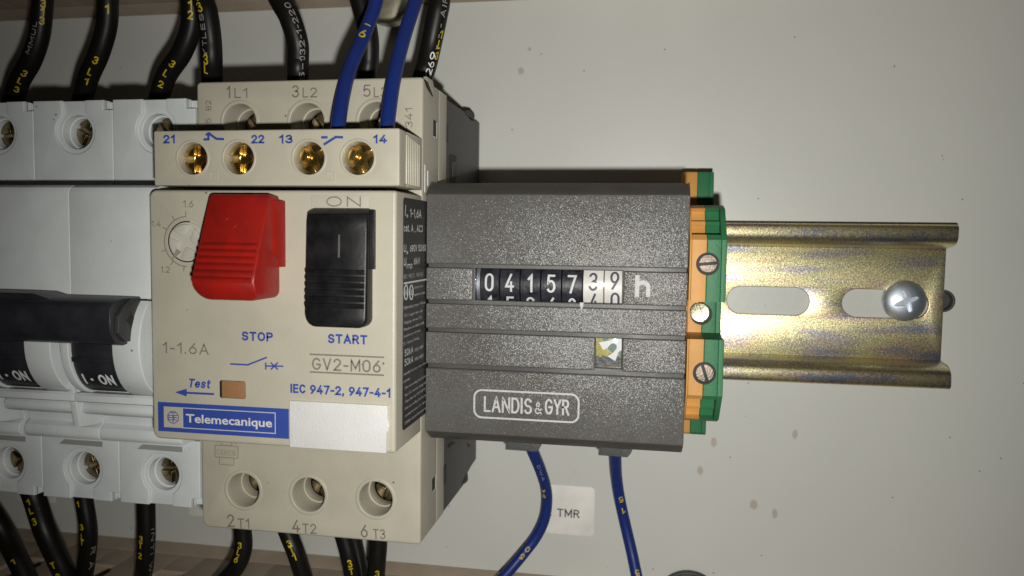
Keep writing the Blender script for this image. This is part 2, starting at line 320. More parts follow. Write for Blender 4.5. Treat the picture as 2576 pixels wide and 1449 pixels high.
def text_px(s, l, r_, cap, h, bold=.0, shear=0, space=1, t=.05):
    """l, r_: base line ends in picture points, cap: cap height in picture points"""
    a = Vector(U(*l, h)); b = Vector(U(*r_, h)); tz = Vector(U(l[0], l[1]-cap, h))
    w = (b-a).length; hg = (tz-a).length; ang = math.atan2(b[1]-a[1], b[0]-a[0])
    if abs(ang) < .03: ang = 0; a = Vector((a[0], (a[1]+b[1])/2))
    g = text_fit(s, w, hg, bold, shear, space, t); ca, sa = math.cos(ang), math.sin(ang)
    return xf(g, lambda p, q, c: (a[0]+p*ca-q*sa, a[1]+p*sa+q*ca, h+c+.03))
def text_up(s, cx, cz, length, hgt, h, bold=0, down=False):      # text turned 90 degrees
    g = text_fit(s, length, hgt, bold)
    if down: return xf(g, lambda p, q, c: (cx-hgt/2+q, cz+length/2-p, h+c+.025))
    return xf(g, lambda p, q, c: (cx+hgt/2-q, cz-length/2+p, h+c+.025))

# ------------------------------------------------------------------ scene object helpers
def mesh(name, geo, mt, origin=(0, 0, 0), sharp=35):
    me = bpy.data.meshes.new(name)
    me.from_pydata([tuple(W(Vector(p)-Vector(origin))) for p in geo[0]], [], geo[1])
    bm = bmesh.new(); bm.from_mesh(me); bmesh.ops.recalc_face_normals(bm, faces=bm.faces); bm.to_mesh(me); bm.free()
    me.polygons.foreach_set('use_smooth', [True]*len(me.polygons))
    me.set_sharp_from_angle(angle=math.radians(sharp)); me.update()
    me.materials.append(mt); return me
class Thing:
    def __init__(s, name, label, cat, at, group=None):
        s.o = bpy.data.objects.new(name, None); COL.objects.link(s.o); s.at = Vector(at); s.o.location = W(at)
        s.o.empty_display_size = .005
        s.o['label'] = label; s.o['category'] = cat
        if group: s.o['group'] = group
    def part(s, name, geo, mt, parent=None, label=None, sharp=35):
        o = bpy.data.objects.new(name, mesh(name, geo, mt, s.at, sharp)); COL.objects.link(o); o.parent = parent or s.o
        if label: o['label'] = label
        return o
def single(name, geo, mt, label, cat, group=None, at=None, sharp=35):
    at = at or geo[0][0]
    o = bpy.data.objects.new(name, mesh(name, geo, mt, at, sharp)); COL.objects.link(o); o.location = W(at)
    o['label'] = label; o['category'] = cat
    if group: o['group'] = group
    return o
def structure(name, geo, mt):
    o = bpy.data.objects.new(name, mesh(name, geo, mt)); COL.objects.link(o); o['kind'] = 'structure'
    o.data.polygons.foreach_set('use_smooth', [False]*len(o.data.polygons)); return o

def slot_head(cx, cz, r, h, ang, w, dep=.5, body=2.0):
    out = [cyl(cx, cz, r*.985, h-body, h-dep, .02)]
    a = math.radians(ang); t0 = math.asin(w/2/r); pts = [(r*math.cos(t), r*math.sin(t)) for t in [t0+(math.pi-2*t0)*i/16 for i in range(17)]]
    for k in (0, math.pi):
        q = [(cx+p*math.cos(a+k)-s*math.sin(a+k), cz+p*math.sin(a+k)+s*math.cos(a+k)) for p, s in pts]
        out.append(plate(q, h-dep, h, .09))
    return join(*out)
def cross_head(cx, cz, r, h, ang, w, dep=.7, body=2.0, arm=1.0):
    out = [cyl(cx, cz, r*.985, h-body, h-dep, .02)]
    a = math.radians(ang); t0 = math.asin(w/2/r); q0 = w/2; rr = w*.38
    arcp = [(r*math.cos(t), r*math.sin(t)) for t in [t0+(math.pi/2-2*t0)*i/9 for i in range(10)]]
    inner = [(q0+rr-rr*math.sin(math.radians(b_)), q0+rr-rr*math.cos(math.radians(b_))) for b_ in (90, 60, 30, 0)]
    pts = arcp+inner
    for k in range(4):
        e = a+k*math.pi/2
        q = [(cx+p*math.cos(e)-s*math.sin(e), cz+p*math.sin(e)+s*math.cos(e)) for p, s in pts]
        out.append(plate(q, h-dep, h, .12))
    return join(*out)

# ------------------------------------------------------------------ mounting plate, rail
hx, hz = U(2372, 757, 0)
pl_geo = join(plate(rect(-330, 230, -190, 190), -2, 0, .02, [circ(hx, hz, 2.5, 28)]), box(-330, 230, -190, 190, -6, -3.5, .02))
panel = structure('mounting_plate', pl_geo, plate_m)
o = bpy.data.objects.new('drilled_hole', mesh('drilled_hole', join(ring(hx, hz, 2.0, 2.5, -1.8, .25, .1), cyl(hx, hz, 2.3, -3, -1.6)), smooth_grey)); COL.objects.link(o); o.parent = panel

XE = 64.7; SLOT = 18.62; SL = 18.08
T = Thing('mounting_rail', 'gold passivated steel mounting rail with oblong slots on the plate', 'rail', (-60, 0, 0))
slots = []
for k in range(-9, 2):
    a = SLOT+25*k; b_ = a+SL; r = 3.15
    slots.append(arc(b_-r, 0, r, -90, 90, 12)+arc(a+r, 0, r, 90, 270, 12))
base = plate(rect(-230, XE, -12.4, 12.4), .25, 1.15, .16, slots)
def hat(sg):
    z = [(12.35, .05)]+[(12.6+.9*math.sin(math.radians(t)), .95-.9*math.cos(math.radians(t))) for t in (0, 30, 60, 90)]
    z = [(12.35, .05), (12.9, .1), (13.4, .5), (13.5, 1.0), (13.6, 4.6), (13.9, 5.9), (14.6, 6.4), (16.8, 6.45), (17.0, 6.3), (17.5, 6.4), (17.55, 6.8), (17.3, 7.3), (16.7, 7.55),
         (15.2, 7.5), (14.6, 7.4), (14.0, 7.1), (13.5, 6.6), (13.1, 5.8), (12.85, 4.6), (12.6, 2.4), (12.35, 1.5), (12.35, 1.0)]
    return [(sg*a, b_) for a, b_ in z]
T.part('base_strip', base, rail_m)
T.part('rail_lip', prof_x(hat(1), -230, XE, .05), rail_m, sharp=50)
T.part('rail_lip', prof_x(hat(-1), -230, XE, .05), rail_m, sharp=50)

# pan head screw holding the rail
sx, sz = U(2282, 758.5, 3.6)
T = Thing('rail_screw', 'blue zinc cross recess pan head screw in the slot of the rail', 'screw', (sx, sz, 1))
R_ = 4.55
dome = [(R_*.97, 1.0), (R_, 1.3), (R_, 1.8)]+[(R_*math.cos(math.radians(a)), 1.8+2.1*math.sin(math.radians(a))) for a in range(8, 91, 8)]
dome[-1] = (.02, 3.92)
dg = lathe(sx, sz, dome, 48)
dm = mesh('head', dg, bzinc, (sx, sz, 1))
cut = []
a = math.radians(20)
for k in range(4):
    e = a+k*math.pi/2
    q = [(.78, -.62), (2.2, -.42), (2.75, 0), (2.2, .42), (.78, .62)]
    q = [(sx+p*math.cos(e)-s*math.sin(e), sz+p*math.sin(e)+s*math.cos(e)) for p, s in q]
    cut.append(q)
pts = []
for q in cut: pts += q
tmp = bpy.data.objects.new('tmpcut', mesh('tmpcut', plate(pts, 2.35, 6, .0), bzinc, (sx, sz, 1))); COL.objects.link(tmp)
ho = bpy.data.objects.new('head', dm); COL.objects.link(ho)
bmh = bmesh.new(); bmh.from_mesh(dm); bmesh.ops.holes_fill(bmh, edges=[e for e in bmh.edges if e.is_boundary]); bmesh.ops.recalc_face_normals(bmh, faces=bmh.faces); bmh.to_mesh(dm); bmh.free()
md = ho.modifiers.new('b', 'BOOLEAN'); md.operation = 'DIFFERENCE'; md.object = tmp; md.solver = 'EXACT'
dg_ = bpy.context.evaluated_depsgraph_get(); nm = bpy.data.meshes.new_from_object(ho.evaluated_get(dg_))
ho.modifiers.clear(); ho.data = nm; bpy.data.objects.remove(tmp)
nm.polygons.foreach_set('use_smooth', [True]*len(nm.polygons)); nm.set_sharp_from_angle(angle=math.radians(30))
ho.parent = T.o
T.part('shank', cyl(sx, sz, 2.4, -2.5, 1.2), bzinc)

# ------------------------------------------------------------------ cable ducts
def duct(name, label, zw, sg, tips, x0, x1):
    """zw: z of the wall next to the devices, sg: -1 duct lies below it, +1 above"""
    T = Thing(name, label, 'cable duct', (-80, zw+sg*20, 0), 'tan slotted cable ducts along the plate')
    foot = [(zw, .1), (zw, .9), (zw+sg*1.4, 4.3), (zw+sg*2.6, 4.5), (zw+sg*40, 1.6), (zw+sg*40, .1)]
    T.part('base_channel', prof_x(foot if sg < 0 else foot[::-1], x0, x1, .15), tan_pl)
    pitch = 19.5; gap = 7.0; wz = zw+sg*1.5
    k0 = int((x0-tips)//pitch)+1
    x = tips+k0*pitch
    xs = []
    while x < x1-pitch: xs.append(x); x += pitch
    for x in xs:                                        # the solid fingers between two slots
        a, b_ = x, x+pitch-gap
        T.part('duct_finger', plate_wall(a, b_, wz, sg), tan_pl)
    for x in xs:
        T.part('slot_web', prof_x([(wz, 4.0), (wz, 13.2), (wz+sg*1.0, 13.2), (wz+sg*1.0, 4.0)] if sg < 0 else [(wz+1, 4), (wz+1, 13.2), (wz, 13.2), (wz, 4)], x-gap+.03, x-.03, .1), tan_pl)
    T.part('back_wall', prof_x(rect(min(zw+sg*39, zw+sg*40), max(zw+sg*39, zw+sg*40), 1.5, 60), x0, x1, .1), tan_pl)
def plate_wall(a, b_, wz, sg):
    # finger outline in (h, x) with rounded slot ends, extruded along z
    o = [(4.0, a), (4.0, b_), (13.5, b_)]
    o += [(13.5+3.2*math.sin(math.radians(t)), b_+.0-.9*(1-math.cos(math.radians(t)))) for t in (30, 60, 90)]
    o += [(58, b_-.9), (58, a+.9)]
    o += [(13.5+3.2*math.sin(math.radians(t)), a+.9*(1-math.cos(math.radians(t)))) for t in (90, 60, 30)]+[(13.5, a)]
    z0, z1 = (wz-1.1, wz) if sg < 0 else (wz, wz+1.1)
    return prof_z(o, z0, z1, .12)
duct('cable_duct', 'tan slotted cable duct under the breaker and motor starter', -69.2, -1, -91.5, -215, 120)
duct('cable_duct', 'tan slotted cable duct over the breaker and motor starter', 69.7, 1, -96.0, -215, 120)

# ------------------------------------------------------------------ hour counter
CH = 46.0; CX0, CX1 = -39.95, 7.35
T = Thing('hour_counter', 'dark grey hour counter with rolling digit window and rounded white logo', 'hour counter', (-16, 0, 7.5))
def zc(py): return (U(1100, py, CH)[1])
g1 = (8.53, 7.86); g2 = (1.92, 1.20); g3 = (-3.37, -4.08); g4 = (-10.05, -10.85)
wx0, wx1 = U(1192.5, 716, CH)[0], U(1565, 718, CH)[0]
ix0, ix1 = U(1498, 885, CH)[0], U(1563.5, 886, CH)[0]
wz0, wz1 = g2[0]+.05, g1[1]-.0
iz0, iz1 = g4[0]+.35, g3[1]-.2
FL = CH-.85
shell = plate(rect(CX0+.15, CX1-.1, -21.6, 21.2, 0, rr=(.3, .3, .3, .3)), 30, FL, .2, [rect(wx0, wx1, wz0, wz1), rect(ix0, ix1, iz0, iz1)])
bands = []
def band(x0, x1, z0, z1, rr=None): return plate(rect(x0, x1, z0, z1, .25, rr=rr), FL-.4, CH, .22, bres=3)
bands.append(prof_x([(g1[0], FL-.4), (g1[0], CH-.2), (g1[0]+.2, CH), (21.0, CH), (21.3, CH-.12), (21.3, FL-.4)], CX0, CX1, .22))
bands.append(band(CX0, wx0-.25, g2[0], g1[1])); bands.append(band(wx1+.25, CX1, g2[0], g1[1]))
bands.append(band(CX0, CX1, g3[0], g2[1]))
bands.append(band(CX0, ix0-.15, g4[0], g3[1])); bands.append(band(ix1+.15, CX1, g4[0], g3[1]))
bands.append(prof_x([(g4[1], FL-.4), (-22.8, FL-.4), (-22.8, CH-.12), (-22.5, CH), (g4[1]-.2, CH), (g4[1], CH-.2)], CX0, CX1, .22))
slopes = (prof_x([(21.31, CH-5), (21.31, CH-.16), (21.5, CH-.3), (23.5, CH-3.3), (23.6, CH-3.9), (23.6, 30), (21.31, 30)], CX0+.03, CX1-.03, .3), prof_x([(-22.81, 30), (-25.0, 30), (-25.0, CH-3.9), (-24.9, CH-3.3), (-23.0, CH-.3), (-22.81, CH-.16)], CX0+.03, CX1-.03, .3))
body = T.part('front_cover', join(*bands), grain)
for g in slopes: T.part('sloped_edge', g, smooth_grey)
T.part('case', join(shell, box(CX0+.6, CX1-.4, -23.5, 22.5, 8.2, 29.98, .4)), smooth_grey)
# digit wheels
wc = FL-6.2; wr = 5.4; pw = (U(1546.2, 716, CH)[0]-U(1227, 716, CH)[0])/6; xfirst = U(1226, 716, CH)[0]
wzc = (wz0+wz1)/2
def wheel_geo(x0, x1): 
    v = []; f = []; n = 40
    for x, r in ((x0, wr-.25), (x0+.08, wr), (x1-.08, wr), (x1, wr-.25)):
        for i in range(n):
            a = 2*math.pi*i/n; v.append((x, wzc+r*math.sin(a), wc+r*math.cos(a)))
    for j in range(3):
        for i in range(n): f.append([j*n+i, j*n+(i+1) % n, (j+1)*n+(i+1) % n, (j+1)*n+i])
    f.append(list(range(n))); f.append(list(range(3*n, 4*n)))
    return v, f
def on_wheel(s, xc, w, hgt, dz, bold):
    g = text_fit(s, w, hgt, bold, weight=.12)
    def fn(p, q, c):
        th = (q-hgt/2+dz)/wr
        return (xc-w/2+p, wzc+(wr+.02+c*.2)*math.sin(th), wc+(wr+.02+c*.2)*math.cos(th))
    return xf(g, fn)
digs = [('0', '1', 0), ('4', '5', 0), ('1', '2', 0), ('5', '6', 0), ('7', '8', 0), ('3', '4', .55), ('9', '0', .85)]
for i, (a, nx, dz) in enumerate(digs):
    xc = xfirst+pw*i; wht = i >= 5
    wo = T.part('digit_wheel', wheel_geo(xc-pw/2+.06, xc+pw/2-.06), wheel_wht if wht else wheel_blk)
    ink = wheel_ink if wht else white_ink
    wd_ = 1.0 if a == '1' else 1.65
    T.part('digit', on_wheel(a, xc, wd_, 3.35, .35+dz, .012), ink, wo)
    T.part('digit', on_wheel(nx, xc+(.12 if wht else 0), 1.0 if nx == '1' else 1.65, 3.35, .35+dz-4.3+(.45 if wht else 0), .012), ink, wo)
rib = []
for k in range(6): rib.append(prof_x([(wzc+(wr-.1)*math.sin(t), wc+(wr-.1)*math.cos(t)) for t in [-.62+.155*j for j in range(9)]]+[(wzc+2, wc), (wzc-2, wc)], wx0+.06+k*.16, wx0+.16+k*.16, .02))
T.part('ribbed_hub', join(*rib), bzinc)
T.part('window_pane', box(wx0+.02, wx1-.02, wz0+.02, wz1-.02, FL-.35, FL-.2, .01), pane_m)
# turning indicator disc behind the small square window
k = .1953
def Z(p): return U(1163.4+k*p[0], 660.3+k*p[1], FL-1.0)
ind = T.part('indicator_disc', box(ix0-.2, ix1+.2, iz0-.2, iz1+.2, FL-1.6, FL-1.1, .02), mat('olive_yellow_paint', (.42, .36, .06), .45, col2=(.30, .28, .07), vscale=1.2))
dl = [(1700, 1215), (1740, 1200), (1780, 1225), (1810, 1190), (1850, 1215), (1900, 1170), (1960, 1215), (2060, 1200), (2060, 1345), (1700, 1345)]
T.part('dark_patch', plate([Z(p) for p in dl][::-1], FL-1.09, FL-1.05, 0), wheel_blk, ind)
teal = mat('teal_paint', (.10, .17, .15), .45)
pill = [Z(p) for p in ((1868, 1105), (1910, 1052), (1950, 1040), (1985, 1062), (1980, 1110), (1935, 1165), (1890, 1130))]
T.part('teal_patch', join(plate(pill[::-1], FL-1.09, FL-1.052, 0), plate([Z(p) for p in ((1785, 962), (1895, 962), (1870, 1005), (1820, 1015))][::-1], FL-1.09, FL-1.052, 0), plate([Z(p) for p in ((2005, 1150), (2050, 1130), (2050, 1215), (2020, 1200))][::-1], FL-1.09, FL-1.052, 0)), teal, ind)
wa = [(1758, 1030), (1900, 1005), (1985, 962), (2050, 962), (2050, 1130), (2008, 1155), (1968, 1272), (1866, 1206), (1940, 1165), (1990, 1105), (1985, 1062), (1950, 1040), (1910, 1050), (1868, 1100), (1812, 1128)]
T.part('white_arrow', plate([Z(p) for p in wa][::-1], FL-1.04, FL-1.0, 0), white_ink, ind)
T.part('window_pane', box(ix0+.02, ix1-.02, iz0+.02, iz1-.02, FL-.5, FL-.35, .01), pane_m)
# print
T.part('lettering', text_px('h', (1597, 746), (1635.5, 747.5), 54, CH+.012, bold=.02), meter_ink)
cm_ = [(1458.5, 761), (1468, 761), (1467.5, 770), (1463, 779), (1458.5, 778.5), (1462, 771), (1458.5, 770)]
T.part('decimal_comma', plate([U(p[0], p[1], CH) for p in cm_][::-1], FL-.1, CH+.03, 0), meter_ink)
a = U(1191, 1017, CH); b_ = U(1458, 1025, CH); zt_ = U(1320, 984, CH)[1]; zb_ = U(1320, 1058, CH)[1]
outer = rect(a[0], b_[0], zb_, zt_, 1.55, 6); inner = rect(a[0]+.34, b_[0]-.34, zb_+.34, zt_-.34, 1.25, 6)
T.part('logo_frame', plate(outer, CH+.004, CH+.06, 0, [inner]), meter_ink)
T.part('lettering', join(text_px('LANDIS', (1217, 1036.5), (1338, 1041.5), 39.5, CH+.012), text_px('&', (1345, 1041.5), (1363, 1042), 31, CH+.012, bold=-.008), text_px('GYR', (1370, 1042.5), (1432, 1045), 39.5, CH+.012)), meter_ink)
# terminal tabs below
for (xa, xb, yb) in ((1271, 1361, 1134), (1505, 1590, 1148)):
    p0 = U(xa, yb, 20); p1 = U(xb, yb, 20)
    zlow = (p0[1]+p1[1])/2
    T.part('terminal_tab', join(plate([(p0[0], zlow), (p1[0]-1.0, zlow-.1), (p1[0]-.4, zlow+.6), (p1[0], zlow+1.4), (p1[0], -22), (p0[0], -22)], 15, 20, .15), box(p0[0]+.5, p1[0]-2.2, zlow+.5, -22.5, 19.9, 20.35, .1)), grey_tab)

# ------------------------------------------------------------------ earth terminal block
XT = 13.9; XL = 7.55; XM = 10.5
T = Thing('earth_terminal_block', 'two tone orange and green earth terminal block beside the hour counter', 'terminal block', (10.7, 0, 7.5))
def tprof():
    return [(28.15, 3), (28.15, 12.8), (27.3, 13.4), (22.0, 14.0), (20.6, 14.0), (20.0, 16), (20.0, 36), (19.3, 39.2), (17.4, 41.2), (13.6, 45.0), (2.75, 45.0), (2.6, 37.7), (-3.5, 37.7), (-3.9, 40), (-3.9, 44.9), (-13.9, 44.9), (-15.4, 43.4), (-19.3, 39.6), (-20.2, 37), (-20.2, 16), (-21, 13.5), (-24, 12.2), (-28.6, 12.0), (-29.2, 11.4), (-29.2, 3)]
def terminal_half(x0, x1):
    # solid halves with a wire funnel pocket near each end, open towards the camera
    pr = tprof()[::-1]
    return prof_x(pr, x0, x1, .14)
hole_z = [ (U(1780.5, 663.9, 45)), (U(1764, 790, 37.7)), (U(1772, 939, 45)) ]
def sunk(pr):
    out = []
    for (z, h) in pr:
        if (z, h) == (17.4, 41.2): out += [(18.7, 38.0), (17.2, 39.0), (16.9, 39.9), (16.3, 40.2), (15.9, 39.7), (14.6, 40.6), (14.5, 44.0)]
        elif (z, h) == (-15.4, 43.4): out += [(-14.7, 44.0), (-14.8, 40.8), (-16.5, 39.9), (-16.9, 40.3), (-17.4, 39.9), (-17.6, 38.8), (-18.8, 38.2)]
        else: out.append((z, h))
    return out
def half(x0, w0, w1, x1):                             # thin walls outside, sunk entry between them
    gs = []
    if w0 > x0: gs.append(terminal_half(x0, w0))
    gs.append(prof_x(sunk(tprof())[::-1], w0, w1, .12))
    if x1 > w1: gs.append(terminal_half(w1, x1))
    return join(*gs)
T.part('orange_half', half(XL, XL+.35, XM-.02, XM-.02), orange_pl)
T.part('green_half', half(XM+.02, XM+.02, XT-.95, XT), green_pl)
for i, (cx, cz) in enumerate(hole_z):
    hh = 45 if i != 1 else 37.7
    T.part('screw_hole', join(ring(cx, cz, 1.72, 2.0, hh-.5, hh+.12, .06), cyl(cx, cz, 1.8, hh-.6, hh+.03, .01)), hole_shade)
    if i == 1:
        g = slot_head(0, 0, 1.72, 2.3, 105, .5, .45, 2.6)
        ay = math.radians(-9); ax = math.radians(9)
        def tilt(x, z, h): 
            x2 = x*math.cos(ay)+h*math.sin(ay); h2 = -x*math.sin(ay)+h*math.cos(ay); z2 = z*math.cos(ax)+h2*math.sin(ax); h3 = -z*math.sin(ax)+h2*math.cos(ax)
            return (cx+x2-.1, cz+z2+.15, hh+h3)
        T.part('screw', xf(g, tilt), yzinc)
    else:
        T.part('screw', slot_head(cx+.05, cz+.05, 1.58, hh+.18, 6 if i == 0 else 108, .42, .35, .5), steel)
T.part('metal_foot', join(box(XT-1.2, XT+1.1, -6.3, -3.6, 1.2, 9, .2), cyl(XT+.6, -5.0, .8, 9, 9.6, .2)), dark_pl)

# ------------------------------------------------------------------ motor starter
G0, G1 = -84.55, -40.1; HL, HM, HF = 48.16, 31.4, 62.9; ZT, ZB = 42.1, -43.9; FT, FB = 20.9, -22.5
T = Thing('motor_starter', 'cream manual motor starter with red stop and black start buttons', 'motor starter', ((G0+G1)/2, 0, 7.5))
up_h = [U(603, 305.6, HL), U(772.6, 304.5, HL), U(947, 302.5, HL)]
lo_h = [U(612.5, 1233, HL), U(776, 1244.5, HL), U(945, 1255, HL)]
HR = 3.28
face = plate(rect(G0, G1, ZB, ZT, 0, rr=(1.5, .6, .6, .8)), 37.0, HL, .45, [circ(x, z, HR, 40) for x, z in up_h+lo_h], bres=3)
core = box(G0+.05, G1-.03, ZB+.3, ZT-.3, HM, 36.98, .1)
def win(z0, z1, h0, h1): return box(G1-.8, G1+.05, z0, z1, h0, h1, .05)
T.part('lower_housing', join(face, core), cream)
T.part('rear_housing', prof_x([(ZT-.9, .4), (ZT-.9, 3.6), (ZT-1.6, 6.5), (ZT-1.6, 11), (ZT-.9, 13.5), (ZT-.9, HM-.02), (ZB+.3, HM-.02), (ZB+.3, 13.5), (ZB+1.6, 11.2), (ZB+2.4, 6.0), (ZB+2.6, .4)], G0+.2, G1-.05, .3), dark_pl)
for x, z in up_h+lo_h:
    T.part('terminal_collar', ring(x, z, HR+.02, HR+.75, HL-.3, HL+.14, .2), cream)
    o = T.part('bore_sleeve', join(ring(x-.05, z, 2.85, HR-.02, 40.6, 43.5, .2)), cream_in)
    T.part('bore_shade', ring(x, z, HR-.12, HR-.03, 37.1, 40.6, .01), hole_shade)  # added black ring, paints the deep shade on the cream bore wall
    T.part('terminal_screw', cross_head(x+.2, z+.05, 2.55, 41.4, 40 if z > 0 else 70, .75, .7, 3), brass_dk)
    T.part('bore_floor', cyl(x, z, HR-.05, 37.05, 37.3), hole_shade)
# front block
fx0, fx1 = G0, G1
cover = plate(rect(fx0, fx1, FB, FT, 0, rr=(1.4, .5, .5, 1.3), n=6), HL+.02, HF, .55, bres=4)
T.part('front_cover', cover, cream)
P = HF+.012
# dial
dcx, dcz = U(470.9, 608, HF)
T.part('dial_rim', ring(dcx, dcz, 3.45, 3.95, HF-.4, HF+.10, .08), cream)
dial = T.part('current_dial', join(cyl(dcx, dcz, 3.35, HF-.4, HF+.22, .12), cross_head(dcx, dcz, 2.95, HF+.75, 62, 1.2, .55, .3)), mat('pale_grey_plastic', (.50, .48, .42), .45))
gz = [(dcx-1.6, dcz-1.2), (dcx-2.3, dcz-3.0), (dcx-.8, dcz-1.8)]
T.part('dial_pointer', flat(gz, HF+.6, HF+.79), pale_ink, dial)
T.part('dial_groove', plate(arc(dcx, dcz, 3.55, 80, 290, 24)+arc(dcx, dcz, 3.3, 290, 80, 24), HF+.0, HF+.115, 0), hole_shade)  # flat dark arc, the shade of the rim groove put into colour
sc = [plate(arc(dcx, dcz, 4.36, 92, 268, 24)+arc(dcx, dcz, 4.2, 268, 92, 24), P, P+.03, 0)]
for a in (92, 122, 152, 200, 232, 262):
    d = Vector((math.cos(math.radians(a)), math.sin(math.radians(a))))
    sc.append(stroke([(dcx+d.x*4.3, dcz+d.y*4.3), (dcx+d.x*5.1, dcz+d.y*5.1)], .14, P+.002))
T.part('dial_scale', join(*sc), grey_ink)
T.part('lettering', join(text_px('1.6', (461, 522), (487, 522), 18, P), text_px('1.4', (381, 570), (405, 571), 15, P), text_px('1.2', (404.5, 686), (428, 686), 16, P)), grey_ink)
T.part('lettering', join(text_px('STOP', (608.4, 857), (687, 859), 23, P, bold=.026), text_px('START', (824.9, 864), (924, 866), 23.5, P, bold=.026)), blue_ink)
T.part('lettering', text_px('1-1.6A', (409.7, 889), (525, 892), 28, P, space=1.15), grey_ink)
T.part('lettering', text_px('GV2-M06', (785, 931), (958, 937.5), 31, P, space=1.15, bold=.005), grey_ink)
ln = [[(780.7, 892), (965, 898)], [(780.7, 937), (965, 942.5)]]
def straight(a, b_, h): 
    p, q = U(*a, h), U(*b_, h); z = (p[1]+q[1])/2; return [(p[0], z), (q[0], z)]
T.part('type_rules', join(*[stroke(straight(*l_, HF), .26, P) for l_ in ln]), grey_ink)
def q6(x, y): return (352.2+.2905*x, 805+.2905*y)
def S6(pts, w, h=P): return stroke([U(*q6(*p), HF) for p in pts], w, h)
T.part('switch_symbol', join(S6([(785, 380), (935, 388), (1095, 325)], .27), S6([(1090, 372), (1090, 425)], .24, P+.004), S6([(1090, 398), (1240, 400)], .24, P+.006), S6([(1137, 372), (1192, 426)], .24, P+.008), S6([(1192, 372), (1137, 426)], .24, P+.01)), blue_ink)
T.part('lettering', text_px('Test', (472.8, 975), (528, 977), 22.6, P, bold=.02, shear=.22), blue_ink)
T.part('arrow', join(flat([U(*q6(305, 625), HF), U(*q6(405, 595), HF), U(*q6(405, 662), HF)], P, P+.05), S6([(408, 630), (636, 641)], .36, P+.003)), blue_ink)
T.part('lettering', text_px('IEC 947-2, 947-4-1', (730.7, 991), (983, 998), 23, P, bold=.024), blue_ink)
# test slide
tx0, tz1 = U(552.6, 956, HF); tx1, tz0 = U(618, 1004, HF)
T.part('slide_slot', box(tx0, tx1, tz0, tz1, HF-.2, HF+.03, .01, .35), hole_shade)
T.part('test_slide', join(box(tx0+.42, tx1-.05, tz0+.05, tz1-.05, HF-.1, HF+.10, .05, .2), box(tx1-1.5, tx1-1.3, tz0+.2, tz1-.2, HF, HF+.22, .06), box(tx1-1.2, tx1-1.05, tz0+.2, tz1-.2, HF, HF+.2, .06)), brown_pl)
# brand plate
bx0 = U(397.8, 1050, HF)[0]; bx1 = U(726.8, 1065, HF)[0]; bz1 = U(560, 1019.5, HF)[1]; bz0 = U(560, 1094, HF)[1]
brand = T.part('brand_panel', box(bx0, bx1, bz0, bz1, HF-.1, P, 0), blue_ink)
kx = (bx1-bx0)/1133.; kz = (bz1-bz0)/258.
def B(x, y): return (bx0+(x-156)*kx, bz1-(y-735+ (0))*kz)       # enlarged-crop units on the panel
lg0 = (bx0+52*kx, bz0+38*kz); lg1 = (bx0+216*kx, bz1-38*kz)
T.part('logo_field', box(lg0[0], lg1[0], lg0[1], lg1[1], P, P+.012, 0), cream, brand)
fo = rect(lg1[0]+.0, bx0+1022*kx, lg0[1]-.02, lg1[1]+.0); fi = rect(lg1[0]+.14, bx0+1022*kx-.16, lg0[1]+.14, lg1[1]-.16)
T.part('brand_frame', plate(fo, P+.001, P+.014, 0, [fi]), mat('pale_blue_ink', (.50, .52, .55), .5), brand)
lc = ((lg0[0]+lg1[0])/2, (lg0[1]+lg1[1])/2); lr = 1.12
lgp = [plate(circ(lc[0], lc[1], lr, 32), P+.015, P+.03, 0, [circ(lc[0], lc[1], lr-.12, 32)])]
for (pa, pb) in (((-.45, .72), (.45, .72)), ((0, .72), (0, -.95)), ((-.78, .3), (.78, .3)), ((-.7, -.05), (-.1, -.05)), ((.1, -.05), (.7, -.05)), ((-.72, -.42), (.72, -.42)), ((-.72, .3), (-.72, -.42)), ((.2, .3), (.2, -.42))):
    lgp.append(stroke([(lc[0]+pa[0]*lr, lc[1]+pa[1]*lr), (lc[0]+pb[0]*lr, lc[1]+pb[1]*lr)], .13, P+.03+.002*len(lgp), .01))
T.part('logo', join(*lgp), blue_ink, brand)
pa_, pb_ = U(468.4, 1064, HF), U(684.8, 1072, HF); g = text_font('Telemecanique', pb_[0]-pa_[0], 1.45, .018)
T.part('lettering', xf(g, lambda p, q, c: (pa_[0]+p, (pa_[1]+pb_[1])/2+q, P+.04+c*.3)), white_lab, brand)
# white marker plate
mx0, mx1 = U(728.5, 1070, 63.3)[0], U(975, 1078, 63.3)[0]; mz1 = U(850, 1014, 63.3)[1]; mz0 = U(850, 1132.5, 63.3)[1]
mp_ = [(mx0, mz0), (mx1-.2, mz0), (mx1-.15, mz0+3.4), (mx1+.25, mz0+3.9), (mx1+.35, mz0+4.6), (mx1+.25, mz0+5.4), (mx1, mz0+5.8), (mx1, mz1), (mx0, mz1)]
T.part('marker_plate', plate(mp_, HF-.8, HF+.45, .12), white_lab)
# embossed frame of the start button and its ON mark
bz_top = 18.05
T.part('start_recess', box(U(783, 500, HF)[0], U(927, 500, HF)[0], U(850, 521, HF)[1]-.3, FT-.9, HF-.3, HF+.06, .05), cream)
T.part('lettering', text_px('ON', (821, 519.5), (908, 521), 26, HF+.07, bold=.0), grey_ink)
